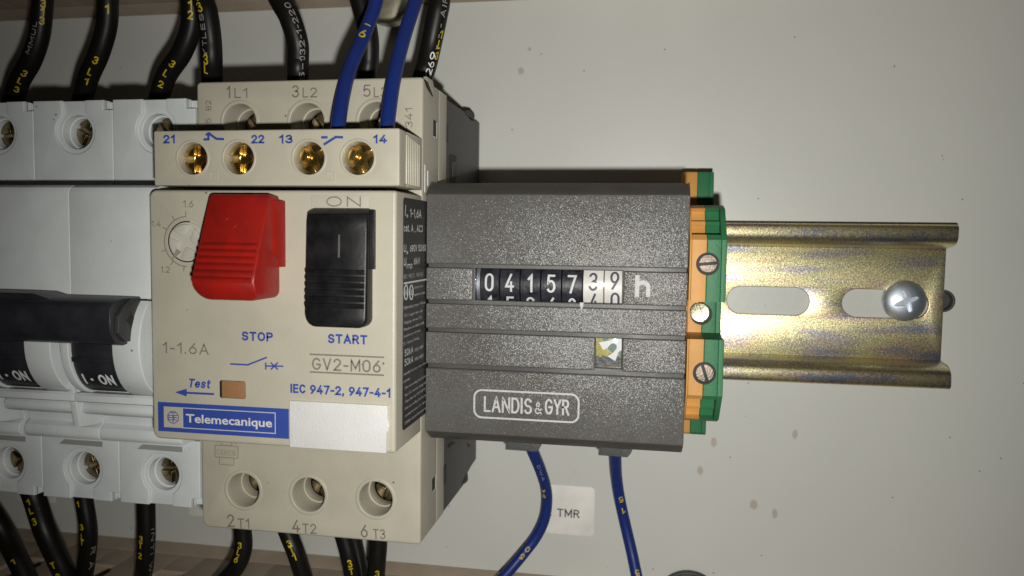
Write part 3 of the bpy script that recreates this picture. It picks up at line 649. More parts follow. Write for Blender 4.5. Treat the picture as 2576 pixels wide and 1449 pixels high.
# red stop button
rx0, rx1 = -71.35, -60.5; rzt = 20.05; rzb = U(560, 756, 70.5)[1]
def redh(z):
    t = (rzt-z)/(rzt-6.0); return 65.9+min(t, 1.05)*5.6-max(0, (6.2-z))*.55
def slope_plate(x0, x1, z0, z1, hbase, fn, r_bl, r_br, r_t, bev):
    # outline subdivided in z so that the face can follow fn(z)
    pts = rect(x0, x1, z0, z1, 0, n=6, rr=(r_bl, r_br, r_t, r_t))
    full = []
    for i, p in enumerate(pts):
        q = pts[(i+1) % len(pts)]; full.append(p)
        n = int(abs(q[1]-p[1])/1.5)
        for j in range(1, n): full.append((p[0]+(q[0]-p[0])*j/n, p[1]+(q[1]-p[1])*j/n))
    n = len(full); V = []; F = []
    levels = [(0, 0.0), (0, 1.0), (bev*.3, 1.0), (bev, 1.0)]
    cx, cz = (x0+x1)/2, (z0+z1)/2
    def inset(p, d): 
        ux = (p[0]-cx)/((x1-x0)/2); uz = (p[1]-cz)/((z1-z0)/2)
        return (p[0]-d*max(-1, min(1, ux*1.0)), p[1]-d*max(-1, min(1, uz*1.0)))
    prof = [(0, None, 0), (0, 1, -bev), (bev*.3, 1, -bev*.35), (bev, 1, 0)]
    for d, k, dh in prof:
        for p in full:
            q = inset(p, d); V.append((q[0], q[1], hbase if k is None else fn(q[1])+dh))
    for j in range(3):
        for i in range(n): F.append([j*n+i, j*n+(i+1) % n, (j+1)*n+(i+1) % n, (j+1)*n+i])
    # face: strips of equal z between left and right sides
    top = list(range(3*n, 4*n))
    bm = bmesh.new(); vs = [bm.verts.new(V[i]) for i in top]; f_ = bm.faces.new(vs)
    bm.free()
    left = sorted([i for i in top if V[i][0] < cx], key=lambda i: V[i][1]); right = sorted([i for i in top if V[i][0] >= cx], key=lambda i: V[i][1])
    li_, ri = 0, 0
    while li_ < len(left)-1 or ri < len(right)-1:
        if ri == len(right)-1 or (li_ < len(left)-1 and V[left[li_+1]][1] <= V[right[ri+1]][1]):
            F.append([left[li_], right[ri], left[li_+1]]); li_ += 1
        else:
            F.append([left[li_], right[ri], right[ri+1]]); ri += 1
    return V, F
stop = T.part('stop_button', slope_plate(rx0, rx1, rzb, rzt, HF-.2, redh, 2.4, 1.4, .6, .32), red_pl, sharp=50)
rz = [U(580, y, 70)[1] for y in (622, 637, 652, 667, 683)]
for i in range(6):
    z = 11.6-i*1.08; h = redh(z)
    T.part('grip_rib', prof_x([(z-.40, h-.25+.18), (z-.36, h+.22), (z, h+.38), (z+.32, h+.2), (z+.52, h-.22)], rx0+.25, rx1-.5, .1), red_pl, stop)
T.part('stop_emboss', xf(ring(U(582, 560, 67.6)[0], U(582, 560, 67.6)[1], .95, 1.12, 0, .12, .05), lambda x, z, h: (x, z, redh(z)+h-.04)), red_pl, stop)
fz1, fz0 = UX(706, 500, rx1+1.1)[0], U(705, 670, HF)[1]
T.part('side_flange', join(prof_z([(HF-.2, rx1-.3), (HF-.2, rx1+1.15), (HF+1.2, rx1+1.1), (HF+2.6, rx1+.1), (HF+2.6, rx1-.3)], U(705, 671, HF)[1], U(705, 505, HF)[1], .12)), red_pl, stop)
zz = U(690, 671, HF)[1]
gus = ([(rx1-.1, zz+.2, HF+.2), (rx1+1.0, zz+.2, HF+.6), (rx1-.1, zz+.2, HF+5.2), (rx1-.1, zz+4.2, HF+5.6), (rx1-.1, zz+.2+.4, HF+.3)], [[0, 1, 2], [1, 3, 2], [0, 4, 1], [1, 4, 3], [0, 2, 3, 4]])
T.part('side_gusset', gus, red_pl, stop)
# black start button
kx0, kx1 = -54.75, -44.1; kzt = 18.0; kzb = -1.45
def blkh(z):
    t = (kzt-z)/(kzt-kzb); e = max(0, (z-16.9)); return 65.0+.9*t-e*1.4
start = T.part('start_button', slope_plate(kx0, kx1, kzb, kzt, HF-.2, blkh, 2.0, 1.5, .8, .4), black_pl, sharp=50)
T.part('side_flange', box(kx1-.2, kx1+.55, U(940, 677, HF)[1], kzt-.3, HF-.2, HF+1.1, .12), black_pl, start)
for i in range(6):
    z = 7.6-i*1.1; h = blkh(z)
    T.part('grip_rib', prof_x([(z-.42, h-.1), (z-.38, h+.22), (z, h+.36), (z+.34, h+.24), (z+.44, h-.12)], kx0+.15, kx1-.35, .1), black_pl, start)
T.part('on_bar', xf(box(U(852, 600, 65.4)[0]-.16, U(852, 600, 65.4)[0]+.16, U(852, 648, 65.4)[1], U(852, 590, 65.4)[1], 0, .08, .03), lambda x, z, h: (x, z, blkh(z)+h-.02)), mat('worn_black', (.10, .10, .10), .4), start)
# print on terminal faces
PL = HL+.012
T.part('lettering', join(text_px('1', (570.6, 247), (580.4, 247), 31, PL), text_px('L1', (590.2, 247.5), (623.6, 246), 25, PL)), grey_ink)
T.part('lettering', join(text_px('3', (734.7, 245.5), (752.5, 245.5), 31, PL), text_px('L2', (761.4, 246), (798, 245), 25, PL)), grey_ink)
T.part('lettering', join(text_px('5', (913.2, 244), (932.7, 244), 31, PL), text_px('L3', (940.3, 245), (973, 244), 25, PL)), grey_ink)
T.part('lettering', join(text_px('2', (573, 1326), (591.5, 1326), 32, PL), text_px('T1', (598.6, 1329), (628.8, 1330), 25, PL)), grey_ink)
T.part('lettering', join(text_px('4', (735.5, 1339), (755.5, 1340), 32, PL), text_px('T2', (761.6, 1342), (797, 1343), 25, PL)), grey_ink)
T.part('lettering', join(text_px('6', (907.8, 1352), (926, 1352.5), 32, PL), text_px('T3', (939, 1355.5), (970, 1356.5), 25, PL)), grey_ink)
c_ = U(524.5, 265, HL); T.part('lettering', text_up('B2', c_[0], c_[1], 1.85, 1.15, PL), grey_ink)
c_ = U(524.5, 304, HL); T.part('lettering', text_up('5', c_[0], c_[1], .9, 1.15, PL), grey_ink)
c_ = U(1028.5, 296, HL); T.part('lettering', text_up('341', c_[0], c_[1], 3.5, 1.4, PL), grey_ink)
# approval mark
a0 = U(540, 1150.5, HL); a1 = U(600, 1122, HL); m_ = [rect(a0[0], a1[0], a0[1], a1[1], .3)]
b0 = U(551.5, 1169, HL); b1 = U(589.4, 1151, HL)
ap = [plate(rect(a0[0], a1[0], a0[1], a1[1], .3), PL, PL+.04, 0, [rect(a0[0]+.2, a1[0]-.2, a0[1]+.2, a1[1]-.2, .2)]), plate(rect(b0[0], b1[0], b0[1], b1[1], .2), PL+.002, PL+.042, 0, [rect(b0[0]+.18, b1[0]-.18, b0[1]+.18, b1[1]-.18, .1)]),
      plate(rect(b0[0]+.4, b1[0]-.4, a1[1]-.05, a1[1]+.9, .2), PL+.004, PL+.044, 0, [rect(b0[0]+.6, b1[0]-.6, a1[1]+.1, a1[1]+.7, .1)]), text_px('CEBEC', (545, 1144), (594, 1146), 13.5, PL)]
T.part('approval_mark', join(*ap), pale_ink)
# side windows and clips (right flank)
def side_recess(z0, z1, h0, h1, name='clip_window'):
    o = T.part(name, box(G1-.3, G1+.02, z0, z1, h0, h1, .0), hole_shade)
    T.part('clip_edge', prof_x([(z0-.15, h0-.75), (z1+.05, h0-.75), (z1-.25, h0), (z0, h0), (z0, h1), (z0-.2, h1-.3)][::-1], G1-.2, G1+.06, .02), white_lab, o)
side_recess(32.5, 35.6, 39.2, 41.3); side_recess(-36.3, -33.8, 38.2, 40.4)
T.part('clip_edge', box(G1-.1, G1+.12, 21.6, 26.6, 46.1, 46.9, .05), white_lab)
T.part('clip_edge', box(G1-.1, G1+.12, 22.9, 25.7, 44.0, 45.1, .05), white_lab)
T.part('corner_tab', prof_x([(ZT-1.4, 42.0), (ZT-.1, 41.6), (ZT+.5, 42.4), (ZT+.5, 46.0), (ZT-.2, 46.6)], G1-.6, G1+.15, .1), cream)
T.part('corner_gap_shade', prof_x([(ZT-1.5, 45.9), (ZT-.4, 47.6), (ZT-.4, 45.6), (ZT-2.4, 42.1)], G1-.2, G1+.19, .02), hole_shade)  # solid black wedge painted as the shade under the corner tab
def flank(name, pts, a, mt, lift=.03, par=None):
    zh = [UX(a[0]+a[2]*p[0], a[1]+a[2]*p[1], G1) for p in pts]
    if sum(zh[i][0]*zh[(i+1) % len(zh)][1]-zh[(i+1) % len(zh)][0]*zh[i][1] for i in range(len(zh))) < 0: zh = zh[::-1]
    return T.part(name, prof_x(zh, G1-.4, G1+lift, 0), mt, par)
F6 = (1056.5, 1069.1, .17366); F5 = (974.8, 188.7, .21704)
flank('flank_slit', [(400, 295), (460, 245), (505, 245), (500, 265), (415, 335)], F6, hole_shade)  # flank slits, notches and vent: black shapes painting the shade of recesses
flank('flank_slit', [(695, 255), (730, 300), (725, 325), (705, 325)], F6, hole_shade)
flank('flank_notch', [(690, 700), (695, 800), (650, 850), (608, 850)], F6, hole_shade)
flank('flank_slit', [(345, 600), (385, 565), (385, 830), (345, 865)], F6, hole_shade)
flank('flank_notch', [(905, 415), (960, 410), (1010, 460), (1005, 530), (905, 455)], F5, hole_shade)
flank('flank_slit', [(687, 565), (705, 570), (703, 790), (687, 785)], F5, hole_shade)
vent = flank('side_vent', [(730, 915), (797, 935), (793, 1250), (735, 1240), (712, 1100), (712, 960)], F5, hole_shade)
flank('vent_latch', [(745, 1020), (765, 1000), (790, 1010), (785, 1180), (750, 1185)], F5, dark_pl, .1, vent)
# rating label on the right flank
lab = T.part('rating_label', xf(plate(rect(0, 26, -19.6, 20.0, .8), 0, .05, 0), lambda a, b_, c: (G1+.01+c, b_, 59.3-a)), label_blk)
def side_text(s, h0, z, w, hgt, bold=0, shear=0):
    g = text_fit(s, w, hgt, 0, shear, weight=.15) if bold or len(s) < 4 else text_font(s, w, hgt, 0, shear)
    return xf(g, lambda a, b_, c: (G1+.085+c*.5, z+b_, h0-a))
def side_px(s, lx, by, rx, cap, bold=0, shear=0, a=(974.8, .21704, 440.2)):
    p = UX(a[0]+a[1]*lx, a[2]+a[1]*by, G1); q = UX(a[0]+a[1]*rx, a[2]+a[1]*by, G1); t = UX(a[0]+a[1]*lx, a[2]+a[1]*(by-cap), G1)
    return side_text(s, p[1], p[0], max(.2, p[1]-q[1]), t[0]-p[0], bold, shear)
T.part('lettering', join(side_px('I', 188, 470, 212, 125, 0, .15), side_px('e', 214, 492, 232, 50), side_px('1-1,6A', 256, 488, 386, 100, .012), side_px('cat. A , AC3', 184, 655, 402, 88, .012),
    side_px('U', 182, 895, 208, 90, 0, .15), side_px('e', 211, 920, 232, 55), side_px('690V 50/60', 256, 890, 438, 80, .012), side_px('U', 182, 1055, 208, 95, 0, .15), side_px('imp', 212, 1085, 282, 70), side_px('6kV', 300, 1040, 370, 80, .012)), white_ink, lab)
Q2 = (974.8, .26045, 754.7)
T.part('rule_line', xf(flat([(0, 0), (13.5, 0), (13.5, .28), (0, .28)], 0, .03), lambda a, b_, c: (G1+.07+c, UX(1014.5, 715, G1)[0]+b_, 58.9-a)), white_ink, lab)
rows = [('IEC 947.2 . 947.4.1', 186, 1205, 406, 52, None)]
g = [side_px('IEC 947.2 . 947.4.1', 186, 1205, 406, 52)]
g += [side_px(s_, lx, by, rx, cap, 0, 0, Q2) for s_, lx, by, rx, cap in (('Tightening torque 20 lb.in', 150, 92, 360, 30), ('75 C copper wire only', 160, 168, 335, 30), ('Tripping current 125', 155, 235, 325, 30), ('Numbers on dial are full', 155, 302, 345, 30), ('load motor currents', 155, 365, 315, 28), ('SC Current Rating', 150, 440, 300, 30),
      ('Suitable for use on a circuit', 150, 735, 385, 28), ('current.', 150, 805, 215, 24), ('Not exceeding the lesser of', 165, 865, 385, 28), ('fuse SC current rating when', 165, 935, 385, 28), ('Class fuse in GROUP FUSE', 165, 1000, 385, 28), ('Not exceeding the lesser of', 165, 1065, 385, 28), ('circuit breaker SC current', 165, 1135, 385, 28), ('1200A circuit breaker in G', 165, 1205, 385, 28), ('RMS 240V', 262, 500, 342, 34), ('RMS 480V', 262, 590, 342, 34))]
g += [side_px('LISTED FOR', 305, 1320, 405, 26), side_px('MANUFACTURER', 305, 1405, 430, 26)]
T.part('small_print', join(*g), dull_ink, lab)
T.part('lettering', join(side_px('50kA', 160, 548, 242, 66, .02, 0, Q2), side_px('50kA', 160, 642, 242, 66, .02, 0, Q2)), white_ink, lab)
lgm = []
for cx_ in (210, 272):
    z_, h_ = UX(974.8+.21704*cx_, 440.2+.21704*1360, G1)
    lgm.append(xf(plate(circ(0, 0, 1.15, 24, rz=1.35), 0, .03, 0, [circ(0, 0, .88, 24, rz=1.1)]), lambda a, b_, c, z_=z_, h_=h_: (G1+.07+c, z_+b_, h_-a)))
    lgm.append(side_text('SA' if cx_ < 250 else 'UL', h_+.55, z_-.5, 1.1, 1.0))
T.part('approval_logo', join(*lgm), white_ink, lab)

# ------------------------------------------------------------------ auxiliary contact block clipped on the starter
AH = 61.3; AZ0, AZ1 = 21.75, 31.15
T = Thing('auxiliary_contact_block', 'cream auxiliary contact block with four brass screws clipped over the buttons', 'contact block', ((G0+G1)/2, 26, HL+.2))
ah = [U(484.5, 398.5, AH), U(600.7, 397.6, AH), U(777, 397.6, AH), U(900.4, 397.6, AH)]
AR = 2.72
T.part('housing', join(plate(rect(G0, G1-.02, AZ0, AZ1, .35), 57.2, AH, .28, [circ(x, z, AR, 36) for x, z in ah], bres=3), box(G0+.1, G1-.05, AZ0+.1, AZ1-.1, HL+.15, 57.18, .2)), cream)
for i, (x, z) in enumerate(ah):
    T.part('screw_collar', ring(x, z, AR+.02, AR+.5, AH-.25, AH+.1, .15), cream)
    T.part('bore_floor', cyl(x, z, AR-.02, 57.25, 57.4), hole_shade)
    T.part('terminal_screw', join(cross_head(x+.22, z, 2.6, 60.1, (2, 0, 28, 24)[i], 1.1, .85, 2.4), lathe(x+.22, z, [(1.15, 59.28), (.8, 59.05), (.4, 58.95), (.02, 58.93)], 20)), brass)
for px_ in (538.5, 833):
    x, z = U(px_, 442.5, AH)
    T.part('moulded_mark', join(plate(rect(x-.75, x+.75, z-.85, z+.75), AH-.1, AH+.10, .04, [rect(x-.6, x+.6, z-.7, z+.6)]), flat([(x-.55, z-.65), (x+.55, z-.65), (x+.5, z+.5)], AH, AH+.12)), cream)
for k in range(8):
    h = 57.6-k*1.02
    T.part('grip_rib', box(G1-.15, G1+.22, AZ0+.55, AZ1-.6-.12*k, h-.3, h+.3, .14), cream)
PA = AH+.012
T.part('lettering', join(*[text_px(s_, (a_, 361), (b_, 361), 22, PA, bold=.028) for s_, a_, b_ in (('21', 411, 441), ('22', 632.5, 665.5), ('13', 702.5, 736.5), ('14', 939, 973.5))]), blue_ink)
def A2(p): return U(440.2+p[0]*.3473, p[1]*.3473, AH)
T.part('contact_symbol', join(stroke([A2(p) for p in ((213, 1010), (243, 1010), (243, 965), (300, 1005), (350, 1008))], .40, PA), stroke([A2(p) for p in ((228, 975), (258, 970))], .38, PA+.012)), blue_ink)
T.part('contact_symbol', join(stroke([A2(p) for p in ((1065, 995), (1100, 995))], .40, PA), stroke([A2(p) for p in ((1083, 1045), (1165, 993), (1212, 995))], .40, PA+.004)), blue_ink)

# ------------------------------------------------------------------ three pole breaker
BR = -84.95; PW = 17.55; BF, BT = 60.0, 48.0
T = Thing('circuit_breaker', 'white three pole circuit breaker with joined black toggles switched on', 'circuit breaker', (BR-1.5*PW, 0, 7.5))
BZT, BZB = 39.2, -40.4
T.part('rear_housing', box(BR-3*PW, BR, BZB+.4, BZT-.4, 1.5, 42.0, .3), white_pl)
hxo = 8.25
for k in range(3):
    x1 = BR-k*PW-.06; x0 = x1-PW+.12; cx = x1-hxo
    # upper and lower terminal fronts, a notch in the outer right corner, screw bore with sunk keyhole collar
    for sg in (1, -1):
        cz = 33.15 if sg > 0 else -34.2
        zin, zout = (21.0, BZT) if sg > 0 else (-27.0, BZB)
        kr = 4.35
        circ_ = [(cx+kr*math.cos(math.radians(t)), cz+sg*kr*math.sin(math.radians(t))) for t in range(58, -238, -8)]
        notch = [(x1, zin), (x1, zout-sg*1.9), (x1-2.0, zout-sg*1.9), (x1-2.0, zout)]
        out = [(x0, zin)]+notch+[(cx+2.3, zout)]+circ_+[(cx-3.0, zout), (x0, zout)]
        out2 = [(x0, zin)]+notch+[(x0, zout-sg*.02)]
        if sg < 0: out = out[::-1]; out2 = out2[::-1]
        face = plate(out, BT-1.2, BT, .2, bres=3)
        floor_ = plate(out2, 42.02, BT-.62, .25, [circ(cx, cz, 3.3, 36)])
        fr_ = T.part('terminal_front', face, white_pl)
        T.part('sunk_collar', floor_, white_pl, fr_)
        T.part('bore_sleeve', ring(cx-.15, cz, 2.95, 3.28, 42.1, 45.4, .12), white_pl, fr_)
        T.part('terminal_screw', cross_head(cx+.25, cz+.05, 2.85, 44.4, (18, 40, 75)[k]+20*sg, .8, .7, 2.2), brass_dk)
        T.part('bore_floor', cyl(cx, cz, 3.26, 42.05, 42.2), hole_shade, fr_)
        T.part('notch_step', box(x1-1.9, x1-.05, (zout-sg*1.8), zout-sg*.15, 41.5, 46.2, .1), white_pl, fr_)
        if sg < 0:
            T.part('label_slit', join(plate([(cx-5.2, zin-2.25), (cx+4.6, zin-2.35), (cx+4.6, zin-1.25), (cx-4.0, zin-1.25)], BT-.2, BT+.04, 0)), mat('slit_shade', (.30, .30, .29), .6), fr_)  # flat grey strip, paints the shade of a recessed slit
    # middle front, above the toggle
    fz1 = 22.0
    pc = [(fz1, BT-2), (fz1, BF-1.6), (fz1-.5, BF-.5), (fz1-1.6, BF), (2.0, BF), (2.0, BT-2)]
    T.part('pole_front', prof_x(pc[::-1], x0, x1, .14), white_pl)
    # well floor, cheeks and toggle drum
    T.part('toggle_well', box(x0, x1, -16.0, 1.95, BT-2, 57.5, .1), white_pl)
    def drum(rx_, bulge): 
        pts = [(1.0, 56.5)]+[(-6.4+rx_*math.cos(math.radians(t)), 57.2+bulge*math.sin(math.radians(t))) for t in range(35, 181, 9)]+[(-6.4-rx_, 56.5)]
        return pts[::-1]
    dx0, dx1 = x1-14.8, x1-6.3
    T.part('toggle_cheek', prof_x(drum(9.7, 7.0), dx1+.05, x1-.9, .2), white_pl, sharp=50)
    T.part('toggle_cheek', prof_x(drum(9.7, 7.0), x0+.9, dx0-.05, .2), white_pl, sharp=50)
    T.part('side_rail', prof_x([(2.0, 57), (2.0, BF), (-15.7, BF-.3), (-16.0, 57)], x1-.85, x1, .15), white_pl)
    T.part('side_rail', prof_x([(2.0, 57), (2.0, BF), (-15.7, BF-.3), (-16.0, 57)], x0, x0+.85, .15), white_pl)
    tog = T.part('toggle', prof_x(drum(9.3, 6.4), dx0, dx1, .15), hand_pl, sharp=50)
    T.part('toggle_rib', prof_x([(-8.9, 62.4), (-8.6, 63.75), (-9.4, 63.6), (-9.9, 62.2)], dx0+.1, dx1-.1, .1), hand_pl, tog)
    T.part('pivot', prof_x(circ(-8.6, 61.6, .55, 14), dx0-.1, dx0+.45, .1), bzinc, tog)
    if k < 2:
        def on_drum(s_, xa, w, hgt, bold=.02):
            gg = text_fit(s_, w, hgt, bold)
            def fn(p, q, c):
                z = -13.75+q; cs = (z+6.4)/9.3; hh = 57.2+6.4*math.sqrt(max(0, 1-cs*cs)); return (xa+p, z, hh+.03+c)
            return xf(gg, fn)
        T.part('lettering', join(on_drum('I', dx0+1.0, .42, 2.0), xf(cyl(0, 0, .27, 0, .04, 0, 12), lambda p, q, c: (dx0+2.75+p, -12.8+q, 57.2+6.4*math.sqrt(max(0, 1-((-12.8+q+6.4)/9.3)**2))+.03+c)), on_drum('ON', dx0+4.1, 3.1, 2.0)) , dull_ink if False else white_ink, tog)
    if k == 0: T.part('rivet', xf(lathe(0, 0, [(.62, 0), (.6, .18), (.4, .3), (.02, .34)], 18), lambda p, q, c: (x1-.42+p, -9.4+q, BF-.1+c)), white_pl)
    # stepped ledge under the toggle
    led = [(-15.1, BT-2), (-15.1, 59.4), (-15.5, 59.9), (-16.6, 59.9), (-16.9, 59.3), (-17.0, 57.0)] + [(-18.4+1.3*math.cos(math.radians(t)), 56.6+1.5*math.sin(math.radians(t))) for t in (20, 50, 80, 110, 140, 165)] + [(-20.0, 54.6), (-20.2, 53.6), (-21.0, 52.4), (-22.6, 52.0), (-22.9, 52.6), (-23.3, 53.2)] + [(-24.6+1.3*math.cos(math.radians(t)), 52.2+1.4*math.sin(math.radians(t))) for t in (60, 90, 120, 150)] + [(-26.4, 50.8), (-26.9, BT-2)]
    led = [(a-.75 if a > -26 else a, b_) for a, b_ in led]
    T.part('ledge', prof_x(led, x0+(1.0 if k else 0), x1-(.2 if k == 0 else 0), .12), white_pl)
    if k: T.part('ledge_post', prof_x([(-15.6, BT-1), (-15.6, 59.6), (-22.6, 58.2), (-23.2, 54.2), (-23.2, BT-1)], x0-.0+PW-1.6, x0+PW-.2, .2), white_pl)
# the bar that joins the toggles
bar = [(2.75, 60.6), (2.75, 65.0), (2.2, 67.6), (1.2, 68.4), (-3.6, 68.4), (-5.2, 67.2), (-5.9, 65.2), (-5.6, 62.6), (-4.0, 60.9)]
low = [(a-.55 if a > 0 else a, b_) for a, b_ in bar]
ramp = prof_z([(60.7, -140), (60.7, -100.2), (60.9, -101.6), (62, -103.6), (66.2, -104.6), (66.2, -140)][::-1], 2.0, 2.8, .2)
bo = T.part('toggle_bar', join(prof_x(low, -140, -88.2, .14), plate([(-140, 1.6), (-99.8, 1.6), (-104.5, 2.8), (-140, 2.8)], 60.7, 66.8, .25)), hand_pl, sharp=40)
T.part('bar_end', prof_x([(2.1, 61.2), (2.1, 63.2), (1.0, 65.6), (-.6, 67.0), (-3.5, 67.2), (-5.2, 65.4), (-5.4, 62.8), (-3.4, 60.8)], -88.3, -87.6, .1), dark_pl, bo)
st = []
for j in range(16):
    r = 1.35 if j % 4 == 0 else (.75 if j % 2 else .85); t = 2*math.pi*j/16; st.append((-1.6+r*1.1*math.sin(t), 63.9+r*math.cos(t)))
T.part('star_socket', prof_x(st, -87.65, -87.55, 0), hole_shade, bo)

# ------------------------------------------------------------------ wires
def spline(pts, n=9):
    P_ = [Vector(p) for p in pts]; P_ = [P_[0]*2-P_[1]]+P_+[P_[-1]*2-P_[-2]]; out = []
    for i in range(1, len(P_)-2):
        a, b_, c, d = P_[i-1:i+3]
        for j in range(n):
            t = j/n; out.append(.5*((2*b_)+(c-a)*t+(2*a-5*b_+4*c-d)*t*t+(3*b_-a-3*c+d)*t**3))
    out.append(P_[-2]); return out
def frames(path):
    fr = []
    for i, p in enumerate(path):
        t = (path[min(i+1, len(path)-1)]-path[max(i-1, 0)]).normalized()
        nn = (CAM-p).normalized(); nn = (nn-t*nn.dot(t)).normalized(); fr.append((p, t, nn, t.cross(nn)))
    return fr
def tube(path, r, n=18):
    fr = frames(path); v = []; f = []
    for p, t, nn, bb in fr:
        for i in range(n):
            a = 2*math.pi*i/n; v.append(p+nn*(r*math.cos(a))+bb*(r*math.sin(a)))
    for j in range(len(fr)-1):
        for i in range(n): f.append([j*n+i, j*n+(i+1) % n, (j+1)*n+(i+1) % n, (j+1)*n+i])
    f.append(list(range(n))); f.append(list(range((len(fr)-1)*n, len(fr)*n)))
    return [tuple(q) for q in v], f
def on_wire(path, r, s_, at, hgt, off, mode, up, w=None):
    """print on a wire; at: picture y of the character middle; mode 'stack' (one character, its top along the wire) or 'run' (text along the wire)"""
    fr = frames(path)
    best = min(range(len(fr)), key=lambda i: abs(pix(fr[i][0])[1]-at))
    ww = w or hgt*.62*len(s_)
    gg = text_fit(s_, ww, hgt, .012)
    cum = [0]
    for i in range(1, len(path)): cum.append(cum[-1]+(path[i]-path[i-1]).length)
    def at_s(sv):
        sv = max(0, min(cum[-1]-1e-4, sv)); i = max(j for j in range(len(cum)) if cum[j] <= sv); i = min(i, len(cum)-2)
        k = (sv-cum[i])/(cum[i+1]-cum[i]); p, t, nn, bb = fr[i]; q = fr[i+1]
        return p.lerp(q[0], k), nn.lerp(q[2], k).normalized(), bb.lerp(q[3], k).normalized()
    up_ = 1 if pix(path[-1])[1] < pix(path[0])[1] else -1       # path runs upwards?
    def fn(p, q, c):
        if mode == 'stack': al = (q-hgt/2)*up_*up; ac = (p-ww/2)*up_*up
        else: al = (p-ww/2)*up_*up; ac = -(q-hgt/2)*up_*up
        pp, nn, bb = at_s(cum[best]+al)
        # bb points to screen right when the path runs upwards
        th = (ac+off)/r*(1)
        sgn = 1 if up_ > 0 else -1
        if sgn < 0: th = -((-ac if False else ac)*-1+off)/r if False else (ac-off)/r
        rr = r+.025+c*.4
        q_ = pp+nn*(rr*math.cos(th))+bb*(rr*math.sin(th))
        return tuple(q_)
    return xf(gg, fn)
def pix(p):
    d = Vector(p)-CAM; w = d.dot(fw); return (1288+FPX*d.dot(RT)/w, 724.5-FPX*d.dot(UP)/w)
def wire(pts, dia, mt, label, group, marks=()):
    """pts: (px, py, h) picture points with their height above the plate"""
    w3 = [(*U(px_, py_, h), h) for px_, py_, h in pts]
    path = spline(w3); T_ = Thing('wire', label, 'wire', w3[0], group)
    T_.part('sheath', tube(path, dia/2), mt, sharp=60)
    for mk in marks:
        T_.part('marking', on_wire(path, dia/2, *mk[:-1]), mk[-1])
    return T_
Yk, Wk, Dk = yellow_ink, white_ink, dull_ink
gb = 'black wires into the breaker and starter'; gl_ = 'blue control wires'
DB = 4.3
def st3(chars, ys, off, hgt=1.65, ink=Yk, up=1): return [(c, y, hgt, off, 'stack', up, None if c not in 'L.1' else hgt*.5, ink) for c, y in zip(chars, ys)]
wire([(20, 300, 26), (46, 211, 30), (77, 154, 32), (99, 88, 33), (107.7, 0, 34), (112, -80, 34)], DB, cable_black, 'black wire marked 3 L 3 rising from the breaker pole beyond the first screw', gb, st3(['3', 'L', '3', '3', '1', '3'], [172, 192, 212, 8, 28, 54], .1)+[('MMUL', 100, .9, -1.2, 'run', 1, 7, Dk)])
wire([(195, 300, 26), (220, 202, 30), (248, 136, 32), (268, 66, 33), (271, 0, 34), (270, -80, 34)], DB, cable_black, 'black wire marked 3 L 1 rising from the middle breaker pole', gb, st3(['3', 'L', '1', '1'], [146, 170, 194, 20], -.1))
wire([(388, 300, 26), (413, 202, 30), (457, 132, 32), (481, 66, 33), (482, 0, 34), (480, -80, 34)], DB, cable_black, 'black wire marked 3 L 2 rising from the breaker pole next to the starter', gb, st3(['3', 'L', '2', '2', '1'], [154, 180, 200, 40, 18], -.3))
wire([(534, 300, 26), (533, 176, 36), (530, 99, 38), (521, 33, 39), (511, 0, 39), (490, -80, 40)], DB, cable_black, 'black wire with white print rising from starter terminal 1L1', gb, st3(['3', 'L', '3', '1'], [142, 170, 25, 2], -1.2)+[('YTLES', 92, 1.0, -1.3, 'run', 1, 8, Dk)])
wire([(750, 300, 26), (749, 194, 35), (750, 146, 36), (748, 104, 37), (729, 45, 38), (704, 0, 38), (665, -80, 38)], DB, cable_black, 'black wire with white digits rising from starter terminal 3L2', gb, [('5-1032-1-220', 105, 1.15, .85, 'run', 1, 13, Dk)])
wire([(922, 300, 20), (923, 194, 26), (928, 146, 27), (926, 87, 28), (906, 0, 29), (880, -80, 30)], DB, cable_black, 'black wire rising behind the two blue wires', gb)
wire([(1056, 260, 20), (1063, 200, 29), (1074.7, 156, 31), (1086, 104, 33), (1100, 35, 34), (1106, 0, 34), (1112, -80, 34)], DB, cable_black, 'black wire printed 9269 rising at the outer corner of the starter', gb, [('9269', 160, 1.35, .9, 'run', 1, 7.0, Wk), ('- - - AIR', 60, 1.1, 1.15, 'run', 1, 9, Dk)]+st3(['3', 'L', '1'], [128, 104, 78], 1.75, 1.5))
BD = 2.65
wire([(851, 345, 56), (851.7, 309, 55), (862, 243, 52), (879.5, 173.6, 48), (909, 104, 44), (936.8, 34.7, 41), (947, 0, 40), (965, -80, 38)], BD, cable_blue, 'blue wire marked 6 entering the contact block over screw 13', gl_, [('6', 97, 1.9, -.35, 'stack', 1, 1.3, Yk), ('-', 74, 1.5, -.1, 'stack', 1, 1.1, Yk)])
wire([(974, 345, 56), (975, 309, 55), (989, 208, 51), (1013, 104, 46), (1046, 0, 41), (1070, -80, 38)], BD, cable_blue, 'blue unmarked wire entering the contact block over screw 14', gl_)
DL = 3.9
wire([(-60, 1240, 30), (5, 1335, 29), (40, 1400, 26), (90, 1500, 24)], 4.6, cable_black, 'black wire running into the lower duct from beyond the breaker', gb, st3(['1'], [1402], -1.0))
wire([(72, 1215, 28), (88.6, 1259, 28), (112.8, 1334, 29), (142, 1398, 28), (166, 1449, 27), (200, 1520, 24)], 4.9, cable_black, 'black wire slanting from the breaker pole beyond the middle one to the lower duct', gb, st3(['1', 'L', '3', 'T', '3'], [1262, 1284, 1312, 1412, 1438], -1.5)+[('.', 1283, .8, .2, 'stack', 1, .8, Dk)])
